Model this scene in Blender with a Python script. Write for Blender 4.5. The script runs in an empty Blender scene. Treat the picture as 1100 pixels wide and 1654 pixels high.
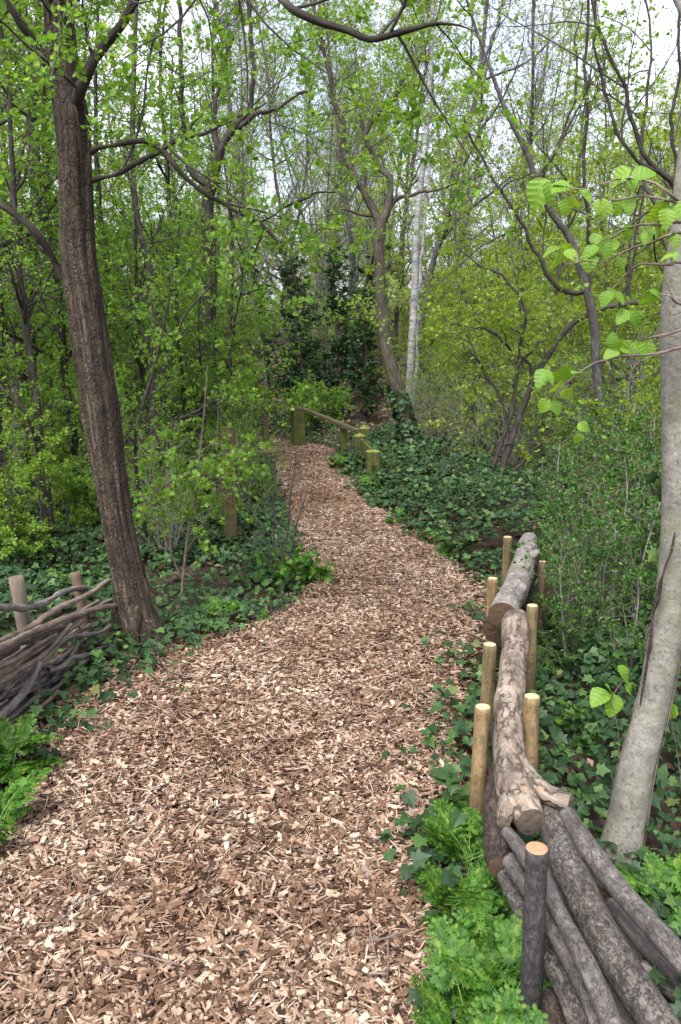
import bpy, math
import numpy as np

# ------------------------------------------------------------------ camera, sky, sun, exposure
SC = bpy.context.scene
COL = SC.collection
F = 1298.0                                   # focal length in photo pixels (1100 x 1654)
PITCH = math.atan(287.0 / F)
CAMZ = 1.6
cd = bpy.data.cameras.new("camera")
cd.sensor_fit = 'VERTICAL'; cd.sensor_height = 36.0; cd.sensor_width = 24.0
cd.lens = 36.0 * F / 1654.0
cd.clip_start = 0.05; cd.clip_end = 600
cd.dof.use_dof = True; cd.dof.focus_distance = 3.6; cd.dof.aperture_fstop = 8.0
cam = bpy.data.objects.new("camera", cd); COL.objects.link(cam)
cam.location = (0, 0, CAMZ); cam.rotation_euler = (math.radians(90) - PITCH, 0, 0)
SC.camera = cam

SUN_EL, SUN_ROT = 58.0, 205.0
w = bpy.data.worlds.new("World"); SC.world = w; w.use_nodes = True
nt = w.node_tree; nt.nodes.clear()
sky = nt.nodes.new("ShaderNodeTexSky"); sky.sky_type = 'NISHITA'; sky.sun_disc = False
sky.sun_elevation = math.radians(SUN_EL); sky.sun_rotation = math.radians(SUN_ROT)
sky.air_density = 1.0; sky.dust_density = 4.0; sky.ozone_density = 1.0
hs = nt.nodes.new("ShaderNodeHueSaturation"); hs.inputs['Saturation'].default_value = 0.22
hs.inputs['Value'].default_value = 1.2
tc = nt.nodes.new("ShaderNodeTexCoord")
cn = nt.nodes.new("ShaderNodeTexNoise"); cn.inputs['Scale'].default_value = 2.6; cn.inputs['Detail'].default_value = 5
cr = nt.nodes.new("ShaderNodeValToRGB")
cr.color_ramp.elements[0].position = 0.35; cr.color_ramp.elements[0].color = (0.66, 0.74, 0.93, 1)
cr.color_ramp.elements[1].position = 0.62; cr.color_ramp.elements[1].color = (1.25, 1.21, 1.29, 1)
mx = nt.nodes.new("ShaderNodeMix"); mx.data_type = 'RGBA'; mx.blend_type = 'MULTIPLY'; mx.inputs[0].default_value = 1.0
bg = nt.nodes.new("ShaderNodeBackground"); bg.inputs['Strength'].default_value = 0.15
wo = nt.nodes.new("ShaderNodeOutputWorld")
L = nt.links.new
L(sky.outputs[0], hs.inputs['Color']); L(tc.outputs['Generated'], cn.inputs['Vector']); L(cn.outputs['Fac'], cr.inputs[0])
L(hs.outputs[0], mx.inputs[6]); L(cr.outputs[0], mx.inputs[7]); L(mx.outputs[2], bg.inputs['Color']); L(bg.outputs[0], wo.inputs['Surface'])

sl = bpy.data.lights.new("sun", 'SUN'); sl.energy = 1.5; sl.angle = math.radians(25); sl.color = (1.0, 0.97, 0.92)
so = bpy.data.objects.new("sun", sl); COL.objects.link(so)
_d = np.array([math.sin(math.radians(SUN_ROT)) * math.cos(math.radians(SUN_EL)),
               math.cos(math.radians(SUN_ROT)) * math.cos(math.radians(SUN_EL)), math.sin(math.radians(SUN_EL))])
import mathutils
so.rotation_euler = mathutils.Vector(-_d).to_track_quat('-Z', 'Y').to_euler()

SC.view_settings.view_transform = 'Standard'; SC.view_settings.look = 'None'
SC.view_settings.exposure = 1.45; SC.view_settings.gamma = 1.0
SC.render.engine = 'CYCLES'
cy = SC.cycles
cy.max_bounces = 9; cy.diffuse_bounces = 7; cy.glossy_bounces = 2; cy.transmission_bounces = 6
cy.transparent_max_bounces = 4; cy.use_denoising = True; cy.caustics_reflective = False; cy.caustics_refractive = False
cy.use_adaptive_sampling = True; cy.adaptive_threshold = 0.02
SC.render.use_persistent_data = False

# ------------------------------------------------------------------ helpers
sP, cP = math.sin(PITCH), math.cos(PITCH)
def ray(px, py):
    a = (px - 550.0) / F; b = (827.0 - py) / F
    return np.array([a, cP + b * sP, -sP + b * cP])
def P(px, py, Y):
    """photo pixel -> world point standing Y metres ahead"""
    d = ray(px, py); p = d * (Y / d[1]); p[2] += CAMZ; return p
def G(px, py, z=0.0):
    """photo pixel -> world point at height z"""
    d = ray(px, py); p = d * ((z - CAMZ) / d[2]); p[2] += CAMZ; return p

FWD = np.array([0, cP, -sP])
def depth_of(W): return (np.asarray(W) - np.array([0, 0, CAMZ])) @ FWD
def nrm(v): return v / np.maximum(np.linalg.norm(v, axis=-1, keepdims=True), 1e-9)

def _hash(ix, iy, iz, seed):
    h = (ix * 374761393 + iy * 668265263 + iz * 1274126177 + seed * 974634777) & 0xFFFFFFFF
    h = ((h ^ (h >> 13)) * 1103515245) & 0xFFFFFFFF
    h = (h ^ (h >> 16)) & 0xFFFFFFFF
    return h / 4294967295.0
def vnoise(p, seed=0):
    p = np.asarray(p, float); i = np.floor(p).astype(np.int64); f = p - i; f = f * f * (3 - 2 * f)
    r = 0
    for dx in (0, 1):
        for dy in (0, 1):
            for dz in (0, 1):
                wgt = (f[..., 0] if dx else 1 - f[..., 0]) * (f[..., 1] if dy else 1 - f[..., 1]) * (f[..., 2] if dz else 1 - f[..., 2])
                r = r + wgt * _hash(i[..., 0] + dx, i[..., 1] + dy, i[..., 2] + dz, seed)
    return r
def n2(x, y, s, seed=0):
    return vnoise(np.stack([np.asarray(x) * s, np.asarray(y) * s, np.zeros_like(np.asarray(x, float))], -1), seed)

class MB:
    def __init__(self): self.V = []; self.Fc = []; self.Mi = []; self.Sm = []; self.B = []; self.n = 0
    def add(self, V, faces, mat=0, smooth=False, bk=None):
        V = np.asarray(V, np.float32).reshape(-1, 3); faces = np.asarray(faces, np.int64)
        self.V.append(V); self.Fc.append(faces + self.n); self.Mi.append((len(faces), mat)); self.Sm.append((len(faces), smooth))
        self.B.append(np.zeros_like(V) if bk is None else np.asarray(bk, np.float32).reshape(-1, 3)); self.n += len(V)
    def build(self, name, mats, parent=None, loc=None, attr=True):
        V = np.concatenate(self.V); me = bpy.data.meshes.new(name)
        if loc is not None: V = V - np.asarray(loc, np.float32)
        loops = np.concatenate([f.ravel() for f in self.Fc]).astype(np.int32)
        cnt = np.concatenate([np.full(len(f), f.shape[1], np.int32) for f in self.Fc])
        start = np.concatenate([[0], np.cumsum(cnt)[:-1]]).astype(np.int32)
        me.vertices.add(len(V)); me.vertices.foreach_set('co', V.astype(np.float32).ravel())
        me.loops.add(len(loops)); me.loops.foreach_set('vertex_index', loops)
        me.polygons.add(len(cnt)); me.polygons.foreach_set('loop_start', start)
        for m in (mats if isinstance(mats, (list, tuple)) else [mats]): me.materials.append(m)
        me.polygons.foreach_set('material_index', np.concatenate([np.full(k, m, np.int32) for k, m in self.Mi]))
        me.polygons.foreach_set('use_smooth', np.concatenate([np.full(k, bool(s)) for k, s in self.Sm]))
        if attr:
            a = me.attributes.new('bk', 'FLOAT_VECTOR', 'POINT'); a.data.foreach_set('vector', np.concatenate(self.B).ravel())
        me.update(calc_edges=True)
        o = bpy.data.objects.new(name, me); COL.objects.link(o)
        if parent is not None: o.parent = parent
        elif loc is not None: o.location = loc
        return o

def tag(o, label=None, cat=None, group=None, kind=None):
    if label: o['label'] = label
    if cat: o['category'] = cat
    if group: o['group'] = group
    if kind: o['kind'] = kind
    return o
def empty(name, loc, rz=0.0):
    o = bpy.data.objects.new(name, None); COL.objects.link(o); o.location = tuple(float(x) for x in loc); o.rotation_euler[2] = rz
    o.empty_display_size = 0.1
    return o
def copy_tree(o, parent=None):
    c = o.copy(); COL.objects.link(c); c.parent = parent
    for ch in KIDS.get(o.name, []): copy_tree(ch, c)
    return c
KIDS = {}
def childs(root, *objs): KIDS.setdefault(root.name, []).extend(objs)

def resample(pts, n, vals=None):
    """Catmull-Rom through pts (m,3), n even steps; vals interpolated along"""
    pts = np.asarray(pts, float); m = len(pts)
    q = np.vstack([2 * pts[0] - pts[1], pts, 2 * pts[-1] - pts[-2]])
    seg = np.linalg.norm(np.diff(pts, axis=0), axis=1); s = np.concatenate([[0], np.cumsum(seg)])
    t = np.linspace(0, s[-1], n); i = np.clip(np.searchsorted(s, t, side='right') - 1, 0, m - 2)
    u = ((t - s[i]) / np.maximum(seg[i], 1e-9))[:, None]
    p0, p1, p2, p3 = q[i], q[i + 1], q[i + 2], q[i + 3]
    out = 0.5 * (2 * p1 + (p2 - p0) * u + (2 * p0 - 5 * p1 + 4 * p2 - p3) * u ** 2 + (3 * p1 - p0 - 3 * p2 + p3) * u ** 3)
    if vals is None: return out
    return out, np.interp(t, s, vals)

def frames(Pn):
    T = nrm(np.gradient(Pn, axis=1))
    mean = np.abs(nrm(T.mean(axis=1)))
    ref = np.eye(3)[np.argmin(mean, axis=1)][:, None, :]
    U = nrm(np.cross(T, np.broadcast_to(ref, T.shape))); W = np.cross(T, U)
    return T, U, W
def tubes(mb, Pn, R, k=4, mat=0, smooth=True, disp=None):
    """batch of tubes: Pn (B,n,3), R (B,n)"""
    Pn = np.asarray(Pn, float); R = np.asarray(R, float)
    if len(Pn) == 0: return
    B, n, _ = Pn.shape
    T, U, W = frames(Pn)
    a = np.linspace(0, 2 * math.pi, k, endpoint=False); ca, sa = np.cos(a), np.sin(a)
    ln = np.concatenate([np.zeros((B, 1)), np.cumsum(np.linalg.norm(np.diff(Pn, axis=1), axis=2), axis=1)], 1)
    Rk = np.repeat(R[:, :, None], k, 2)
    off = (np.arange(B) * 1.37)[:, None, None]
    bk = np.stack([Rk * ca, Rk * sa, np.repeat(ln[:, :, None], k, 2) + off], -1)
    if disp is not None: Rk = Rk + disp(bk, Rk, ca, sa)
    V = Pn[:, :, None, :] + Rk[..., None] * (ca[:, None] * U[:, :, None, :] + sa[:, None] * W[:, :, None, :])
    i = np.arange(n - 1)[:, None] * k + np.arange(k)[None, :]
    j = np.arange(n - 1)[:, None] * k + (np.arange(k)[None, :] + 1) % k
    f = np.stack([i, j, j + k, i + k], -1).reshape(-1, 4)
    faces = (f[None] + (np.arange(B) * n * k)[:, None, None]).reshape(-1, 4)
    mb.add(V.reshape(-1, 3), faces, mat, smooth, bk.reshape(-1, 3))
    return V
def disc(mb, ring, mat=0, bulge=0.0, rings=4, seed=0, rough=0.0):
    """cut face over a closed ring of points (k,3)"""
    ring = np.asarray(ring); k = len(ring); c = ring.mean(0)
    nn = nrm(np.cross(ring[1] - ring[0], ring[k // 3] - ring[0]))
    r = np.linalg.norm(ring - c, axis=1); a = np.linspace(0, 2 * math.pi, k, endpoint=False)
    V = []; B = []
    for q in range(rings):
        u = 1 - q / rings
        V.append(c + (ring - c) * u + nn * bulge * (1 - u * u)); B.append(np.stack([r * u * np.cos(a), r * u * np.sin(a), np.full(k, seed * 3.1)], -1))
    V.append(c[None] + nn * bulge); B.append(np.array([[0, 0, seed * 3.1]]))
    V = np.concatenate(V); B = np.concatenate(B)
    if rough: V = V + nn * ((vnoise(V * 90, seed) - .5) * rough)[:, None]
    f = []
    for q in range(rings - 1):
        for i in range(k): f.append((q * k + i, q * k + (i + 1) % k, (q + 1) * k + (i + 1) % k, (q + 1) * k + i))
    mb.add(V, f, mat, False, B)
    base = mb.n - len(V)
    t = np.array([((rings - 1) * k + i, (rings - 1) * k + (i + 1) % k, rings * k) for i in range(k)])
    mb.Fc.append(t + base); mb.Mi.append((k, mat)); mb.Sm.append((k, False))

# ---------------------------- branching
def kids(Pn, R, rng, dens, L, ang, wig, trop, n=6, tmin=0.15, rfac=0.6, rmax=9, rtip=0.0012, shrink=0.45, flat=0.0):
    B, m, _ = Pn.shape
    ln = np.linalg.norm(np.diff(Pn, axis=1), axis=2).sum(1)
    cnt = rng.poisson(dens * ln * (1 - tmin)); idx = np.repeat(np.arange(B), cnt); N = len(idx)
    if N == 0: return np.zeros((0, n, 3)), np.zeros((0, n))
    t = tmin + (1 - tmin) * rng.random(N); f = t * (m - 1); i = np.minimum(f.astype(int), m - 2); u = (f - i)[:, None]
    pos = Pn[idx, i] * (1 - u) + Pn[idx, i + 1] * u; T = nrm(Pn[idx, i + 1] - Pn[idx, i])
    r = R[idx, i] * (1 - u[:, 0]) + R[idx, i + 1] * u[:, 0]
    v = rng.normal(size=(N, 3)); v[:, 2] *= (1 - flat); v -= (v * T).sum(1, keepdims=True) * T; v = nrm(v)
    a = np.radians(rng.uniform(ang[0], ang[1], N))[:, None]
    d = np.cos(a) * T + np.sin(a) * v
    if flat: d[:, 2] *= (1 - 0.7 * flat); d = nrm(d)
    Ls = rng.uniform(L[0], L[1], N) * (1 - shrink * t)
    out = np.zeros((N, n, 3)); out[:, 0] = pos; st = (Ls / (n - 1))[:, None]
    for q in range(1, n):
        d = nrm(d + rng.normal(size=(N, 3)) * wig + np.array([0, 0, trop])); out[:, q] = out[:, q - 1] + d * st
    r0 = np.minimum(r * rfac, rmax); s = np.linspace(0, 1, n)[None, :]
    Rr = r0[:, None] * (1 - s) + np.minimum(rtip, r0)[:, None] * s
    return out, Rr
def leaf_nodes(Pn, rng, nodes, per, tmin=0.2, up=0.25, spread=1.0, out=0.6, flat=0.6):
    B, m, _ = Pn.shape; N = B * nodes
    if N == 0: return np.zeros((0, 3)), np.zeros((0, 3)), np.zeros((0, 3))
    idx = np.repeat(np.arange(B), nodes); t = tmin + (1 - tmin) * rng.random(N); t[rng.random(N) < 1.0 / nodes] = 1.0
    f = t * (m - 1); i = np.minimum(f.astype(int), m - 2); u = (f - i)[:, None]
    pos = Pn[idx, i] * (1 - u) + Pn[idx, i + 1] * u; T = nrm(Pn[idx, i + 1] - Pn[idx, i])
    pos = np.repeat(pos, per, 0); T = np.repeat(T, per, 0)
    d = nrm(T * out + nrm(rng.normal(size=pos.shape)) * spread + np.array([0, 0, up]))
    nn = nrm(np.array([0, 0, 1.0]) * flat + rng.normal(size=pos.shape) * (1 - flat) * 0.9)
    return pos, d, nn
def leaves(mb, pos, d, nn, size, T, mat):
    """T = (verts (k,3) in across/along/up, list of faces arrays)"""
    tv, tf = T; N = len(pos)
    if N == 0: return
    nn = nrm(nn - (nn * d).sum(1, keepdims=True) * d); s = np.cross(d, nn)
    size = np.broadcast_to(np.asarray(size, float), (N,))[:, None, None]
    V = pos[:, None, :] + size * (tv[None, :, 0:1] * s[:, None] + tv[None, :, 1:2] * d[:, None] + tv[None, :, 2:3] * nn[:, None])
    k = len(tv); faces = (tf[None] + (np.arange(N) * k)[:, None, None]).reshape(-1, tf.shape[1])
    mb.add(V.reshape(-1, 3), faces, mat, False, np.broadcast_to(tv[None], (N, k, 3)).reshape(-1, 3))

def fan(outline, centre, fold=0.12, droop=0.0):
    o = np.asarray(outline, float); full = np.vstack([o, [[-x, y] for x, y in o[::-1] if abs(x) > 1e-6]])
    V = np.vstack([[centre], full]); z = np.abs(V[:, 0]) * fold * 2 - droop * V[:, 1] ** 2
    V = np.column_stack([V, z]); k = len(full)
    return V, np.array([(0, 1 + i, 1 + (i + 1) % k) for i in range(k)])
T_DIA = (np.array([(0, 0, 0), (.36, .5, .10), (0, 1, -.08), (-.36, .5, .10)], float), np.array([(0, 1, 2), (0, 2, 3)]))
T_OVAL = (np.array([(0, 0, 0), (.26, .25, .08), (.33, .55, .09), (.18, .85, .02), (0, 1.05, -.08), (-.18, .85, .02), (-.33, .55, .09), (-.26, .25, .08), (0, .5, -.02)], float),
          np.array([(8, 0, 1), (8, 1, 2), (8, 2, 3), (8, 3, 4), (8, 4, 5), (8, 5, 6), (8, 6, 7), (8, 7, 0)]))
T_HAW = fan([(0, 0), (.12, .22), (.46, .34), (.32, .48), (.50, .66), (.24, .70), (.20, .92), (0, 1.0)], (0, .45), .10, .12)
T_IVY = fan([(0, 0), (.22, -.10), (.48, .02), (.34, .24), (.58, .48), (.27, .55), (0, 1.0)], (0, .30), .07, .12)
T_IVYF = fan([(0, 0), (.40, -.02), (.52, .45), (.24, .55), (0, 1.0)], (0, .35), .07, .12)
def _hazel():
    V = []; Fc = []; ny, nx = 45, 9
    for j in range(ny):
        t = j / (ny - 1); wd = 0.46 * (math.sin(math.pi * min(1, t ** 0.62 * 1.0)) ** 0.62) if 0 < t < 1 else 0.0
        wd = max(wd, 0.015); 
        for i in range(nx):
            u = (i / (nx - 1)) * 2 - 1; x = wd * u * (1 + (0.08 * ((j * 3 % 5) / 4 - .3) if abs(u) > .9 else 0)); y = t + 0.16 * abs(u) * (1 - t) * (wd / .46)
            z = 0.16 * abs(x) + 0.017 * math.cos(2 * math.pi * (y - .45 * abs(x)) * 5.5) * min(1, abs(u) * 2) - 0.45 * t * t
            V.append((x, y, z))
    for j in range(ny - 1):
        for i in range(nx - 1):
            a = j * nx + i; Fc.append((a, a + 1, a + nx + 1, a + nx))
    return np.array(V), np.array(Fc)
T_HAZEL = _hazel()

# ------------------------------------------------------------------ materials
def newmat(name):
    m = bpy.data.materials.new(name); m.use_nodes = True; m.node_tree.nodes.clear()
    return m, m.node_tree, m.node_tree.nodes, m.node_tree.links.new
def ramp(N, stops, interp='LINEAR'):
    r = N.new("ShaderNodeValToRGB"); r.color_ramp.interpolation = interp; e = r.color_ramp.elements
    while len(e) < len(stops): e.new(0.5)
    for q, (p, c) in zip(e, stops): q.position = p; q.color = (c[0], c[1], c[2], 1)
    return r
def noise(N, Lk, vec, scale, detail=4, rough=.55, dist=0):
    n = N.new("ShaderNodeTexNoise"); n.inputs['Scale'].default_value = scale; n.inputs['Detail'].default_value = detail
    n.inputs['Roughness'].default_value = rough; n.inputs['Distortion'].default_value = dist
    if vec is not None: Lk(vec, n.inputs['Vector'])
    return n
def mixc(N, Lk, fac, a, b, mode='MIX'):
    m = N.new("ShaderNodeMix"); m.data_type = 'RGBA'; m.blend_type = mode
    for sock, v in ((m.inputs[0], fac), (m.inputs[6], a), (m.inputs[7], b)):
        if isinstance(v, (int, float)): sock.default_value = v
        elif isinstance(v, tuple): sock.default_value = (v[0], v[1], v[2], 1)
        else: Lk(v, sock)
    return m.outputs[2]
def math_(N, Lk, op, a, b=None, c=None):
    m = N.new("ShaderNodeMath"); m.operation = op
    for s, v in zip(m.inputs, (a, b, c)):
        if v is None: continue
        if isinstance(v, (int, float)): s.default_value = v
        else: Lk(v, s)
    return m.outputs[0]
def mapping(N, Lk, vec, sc):
    m = N.new("ShaderNodeMapping"); m.inputs['Scale'].default_value = sc; Lk(vec, m.inputs['Vector']); return m.outputs[0]
def attr(N, name='bk'):
    a = N.new("ShaderNodeAttribute"); a.attribute_name = name; return a.outputs['Vector']

def leaf_mat(name, stops, trans=0.45, tint=(1.25, 1.15, 0.55), rough=0.5, spec=0.25, veins=None, pleat=None):
    m, t, N, Lk = newmat(name)
    g = N.new("ShaderNodeNewGeometry"); r = ramp(N, stops); Lk(g.outputs['Random Per Island'], r.inputs[0]); col = r.outputs[0]
    if pleat:
        sx = N.new("ShaderNodeSeparateXYZ"); Lk(attr(N), sx.inputs[0]); ax = math_(N, Lk, 'ABSOLUTE', sx.outputs[0])
        ph = math_(N, Lk, 'MULTIPLY', math_(N, Lk, 'SUBTRACT', sx.outputs[1], math_(N, Lk, 'MULTIPLY', ax, .45)), 2 * math.pi * 5.5)
        st_ = math_(N, Lk, 'POWER', math_(N, Lk, 'MULTIPLY_ADD', math_(N, Lk, 'COSINE', ph), .5, .5), 3.0)
        st_ = math_(N, Lk, 'MAXIMUM', st_, math_(N, Lk, 'LESS_THAN', ax, .02))
        col = mixc(N, Lk, math_(N, Lk, 'MULTIPLY', st_, .32), col, pleat)
    if veins:
        sx = N.new("ShaderNodeSeparateXYZ"); Lk(attr(N), sx.inputs[0])
        ang = math_(N, Lk, 'ARCTAN2', sx.outputs[0], sx.outputs[1])
        s = math_(N, Lk, 'ABSOLUTE', math_(N, Lk, 'SINE', math_(N, Lk, 'MULTIPLY', ang, math.pi / 0.62)))
        col = mixc(N, Lk, math_(N, Lk, 'MULTIPLY', math_(N, Lk, 'LESS_THAN', s, 0.16), 0.55), col, veins)
    p = N.new("ShaderNodeBsdfPrincipled"); Lk(col, p.inputs['Base Color']); p.inputs['Roughness'].default_value = rough
    p.inputs['Specular IOR Level'].default_value = spec
    o = N.new("ShaderNodeOutputMaterial")
    if trans > 0:
        tr = N.new("ShaderNodeBsdfTranslucent"); Lk(mixc(N, Lk, 1.0, col, tint, 'MULTIPLY'), tr.inputs['Color'])
        ms = N.new("ShaderNodeMixShader"); ms.inputs[0].default_value = trans; Lk(p.outputs[0], ms.inputs[1]); Lk(tr.outputs[0], ms.inputs[2]); Lk(ms.outputs[0], o.inputs[0])
    else: Lk(p.outputs[0], o.inputs[0])
    return m
def bark_mat(name, dark, mid, light, scale=30, stretch=0.18, bump=0.5, dist=0.006, moss=None, mossamt=0.5, rough=0.85, fis=0.0, spots=None, spec=0.2, fstretch=None, fscale=None, fwid=.15, patchy=False, mud=None):
    if name.split('_')[0] in ('log', 'stake', 'cut', 'branch', 'post', 'rail', 'bark', 'split'):
        dark, mid, light = (tuple(x * .88 for x in q) for q in (dark, mid, light)); spots = tuple(x * .88 for x in spots) if spots else None
    m, t, N, Lk = newmat(name); v = attr(N)
    vm = mapping(N, Lk, v, (1, 1, stretch))
    n1 = noise(N, Lk, vm, scale, 6, .62, .6); n3 = noise(N, Lk, v, scale * .22, 3)
    r = ramp(N, [(0.28, dark), (0.52, mid), (0.74, light)]); Lk(n1.outputs['Fac'], r.inputs[0]); col = r.outputs[0]
    h = n1.outputs['Fac']
    if fis > 0:
        vo = N.new("ShaderNodeTexVoronoi"); vo.feature = 'DISTANCE_TO_EDGE'; vo.inputs['Scale'].default_value = fscale or scale * 1.5
        nd = noise(N, Lk, v, scale * .8, 3); Lk(mixc(N, Lk, 0.05, mapping(N, Lk, v, (1, 1, fstretch or stretch)), nd.outputs['Color'], 'ADD'), vo.inputs['Vector'])
        cr_ = ramp(N, [(0.0, (0, 0, 0)), (fwid, (1, 1, 1))]); Lk(vo.outputs['Distance'], cr_.inputs[0])
        fo = math_(N, Lk, 'MULTIPLY', math_(N, Lk, 'SUBTRACT', 1.0, cr_.outputs[0]), fis)
        if patchy:
            np_ = noise(N, Lk, v, 16, 3); rp = ramp(N, [(.38, (0, 0, 0)), (.55, (1, 1, 1))]); Lk(np_.outputs['Fac'], rp.inputs[0]); fo = math_(N, Lk, 'MULTIPLY', fo, rp.outputs[0])
        col = mixc(N, Lk, fo, col, tuple(x * .35 for x in dark))
        h = math_(N, Lk, 'ADD', math_(N, Lk, 'MULTIPLY', h, .6), math_(N, Lk, 'MULTIPLY', cr_.outputs[0], .5))
    rr = ramp(N, [(0.35, (0.75, 0.75, 0.75)), (0.65, (1.2, 1.2, 1.2))]); Lk(n3.outputs['Fac'], rr.inputs[0]); col = mixc(N, Lk, 1.0, col, rr.outputs[0], 'MULTIPLY')
    if spots:
        ns = noise(N, Lk, v, scale * 1.3, 2); rs = ramp(N, [(0.60, (0, 0, 0)), (0.66, (1, 1, 1))]); Lk(ns.outputs['Fac'], rs.inputs[0]); col = mixc(N, Lk, math_(N, Lk, 'MULTIPLY', rs.outputs[0], .7), col, spots)
    if moss:
        nm = noise(N, Lk, v, 9, 5, .65); rm = ramp(N, [(0.62 - mossamt * .3, (0, 0, 0)), (0.80 - mossamt * .3, (1, 1, 1))]); Lk(nm.outputs['Fac'], rm.inputs[0])
        col = mixc(N, Lk, math_(N, Lk, 'MULTIPLY', rm.outputs[0], .8), col, moss)
    if mud:
        sx = N.new("ShaderNodeSeparateXYZ"); Lk(v, sx.inputs[0]); nm2 = noise(N, Lk, v, 30, 4)
        rm2 = ramp(N, [(.05, (1, 1, 1)), (.22, (0, 0, 0))]); Lk(math_(N, Lk, 'ADD', sx.outputs[2], math_(N, Lk, 'MULTIPLY_ADD', nm2.outputs['Fac'], .3, -.15)), rm2.inputs[0])
        col = mixc(N, Lk, math_(N, Lk, 'MULTIPLY', rm2.outputs[0], .75), col, mud)
    p = N.new("ShaderNodeBsdfPrincipled"); Lk(col, p.inputs['Base Color']); p.inputs['Roughness'].default_value = rough; p.inputs['Specular IOR Level'].default_value = spec
    b = N.new("ShaderNodeBump"); b.inputs['Strength'].default_value = bump; b.inputs['Distance'].default_value = dist; Lk(h, b.inputs['Height']); Lk(b.outputs[0], p.inputs['Normal'])
    o = N.new("ShaderNodeOutputMaterial"); Lk(p.outputs[0], o.inputs[0]); return m
def cut_mat(name, a, b, edge, rings=260, core=None):
    a, b, edge = (tuple(x * .88 for x in q) for q in (a, b, edge))
    m, t, N, Lk = newmat(name); v = attr(N)
    sx = N.new("ShaderNodeVectorMath"); sx.operation = 'MULTIPLY'; Lk(v, sx.inputs[0]); sx.inputs[1].default_value = (1, 1, 0)
    ln = N.new("ShaderNodeVectorMath"); ln.operation = 'LENGTH'; Lk(sx.outputs[0], ln.inputs[0])
    nz = noise(N, Lk, v, 40, 4); rad = math_(N, Lk, 'ADD', ln.outputs['Value'], math_(N, Lk, 'MULTIPLY', nz.outputs['Fac'], .012))
    s = math_(N, Lk, 'SINE', math_(N, Lk, 'MULTIPLY', rad, rings * 6.28))
    r = ramp(N, [(0.0, a), (1.0, b)]); Lk(math_(N, Lk, 'MULTIPLY_ADD', s, .3, .5), r.inputs[0]); col = r.outputs[0]
    n2_ = noise(N, Lk, v, 70, 5, .7); r2 = ramp(N, [(0.42, (0, 0, 0)), (0.68, (1, 1, 1))]); Lk(n2_.outputs['Fac'], r2.inputs[0])
    col = mixc(N, Lk, math_(N, Lk, 'MULTIPLY', r2.outputs[0], .55), col, edge)
    p = N.new("ShaderNodeBsdfPrincipled"); Lk(col, p.inputs['Base Color']); p.inputs['Roughness'].default_value = .8; p.inputs['Specular IOR Level'].default_value = .2
    bm = N.new("ShaderNodeBump"); bm.inputs['Strength'].default_value = .3; bm.inputs['Distance'].default_value = .002; Lk(n2_.outputs['Fac'], bm.inputs['Height']); Lk(bm.outputs[0], p.inputs['Normal'])
    o = N.new("ShaderNodeOutputMaterial"); Lk(p.outputs[0], o.inputs[0]); return m

M = {}
M['bark_oak'] = bark_mat('bark_oak', (.014, .010, .007), (.062, .045, .031), (.150, .115, .083), 52, .045, 1.0, .016, moss=(.060, .058, .020), mossamt=.28, fis=.55, fstretch=.05, fscale=30, fwid=.20, patchy=True)
M['bark_ash'] = bark_mat('bark_ash', (.035, .028, .020), (.085, .070, .052), (.15, .13, .10), 26, .2, .8, .008, moss=(.07, .08, .028), mossamt=.5, fis=.4)
M['bark_dark'] = bark_mat('bark_dark', (.014, .011, .008), (.042, .034, .026), (.090, .077, .062), 36, .2, .9, .006, moss=(.05, .055, .022), mossamt=.2)
M['bark_grey'] = bark_mat('bark_grey', (.04, .035, .032), (.085, .076, .072), (.16, .147, .14), 40, .35, .6, .004, fis=.3, moss=(.08, .085, .045), mossamt=.25)
M['bark_smooth'] = bark_mat('bark_smooth', (.135, .127, .097), (.205, .194, .156), (.275, .262, .218), 66, 1.6, .7, .003, spots=(.09, .08, .06), rough=.78, moss=(.12, .13, .075), mossamt=.42)
M['bark_birch'] = bark_mat('bark_birch', (.05, .045, .04), (.26, .255, .24), (.38, .37, .355), 9, 3.5, .3, .004, rough=.6, moss=(.10, .095, .08), mossamt=.3)
M['twig_dark'] = bark_mat('twig_dark', (.030, .024, .022), (.055, .045, .041), (.09, .075, .068), 40, .3, .2, .002)
M['twig_grey'] = bark_mat('twig_grey', (.10, .09, .085), (.17, .15, .14), (.26, .24, .23), 40, .3, .2, .002)
M['twig_brown'] = bark_mat('twig_brown', (.07, .05, .04), (.14, .105, .085), (.22, .17, .14), 40, .3, .2, .002)
M['log_grey'] = bark_mat('log_grey', (.038, .032, .026), (.105, .090, .074), (.19, .172, .150), 85, .55, 1.0, .008, fis=.45, fstretch=.35, fscale=55, fwid=.10, patchy=True, moss=(.20, .195, .175), mossamt=.12)
M['log_smooth'] = bark_mat('log_smooth', (.050, .042, .035), (.110, .096, .083), (.185, .167, .150), 75, .45, .9, .005, fis=.4, fstretch=.3, fscale=60, fwid=.08, patchy=True, moss=(.19, .185, .165), mossamt=.08)
M['log_pale'] = bark_mat('log_pale', (.07, .05, .036), (.25, .20, .15), (.36, .31, .25), 26, .16, 1.0, .006, spots=(.29, .20, .12), fis=.95, fstretch=.14, fscale=30, fwid=.16, patchy=True, moss=(.060, .042, .031), mossamt=.52)
M['log_beech'] = bark_mat('log_beech', (.10, .088, .074), (.215, .192, .165), (.31, .285, .255), 34, .7, .8, .005, spots=(.34, .32, .29), moss=(.125, .10, .075), mossamt=.42, fis=.5, fscale=22, fstretch=.6, fwid=.06, patchy=True)
M['log_rotten'] = bark_mat('log_rotten', (.020, .015, .012), (.062, .044, .034), (.12, .092, .074), 40, .35, .9, .008, fis=.4)
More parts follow.
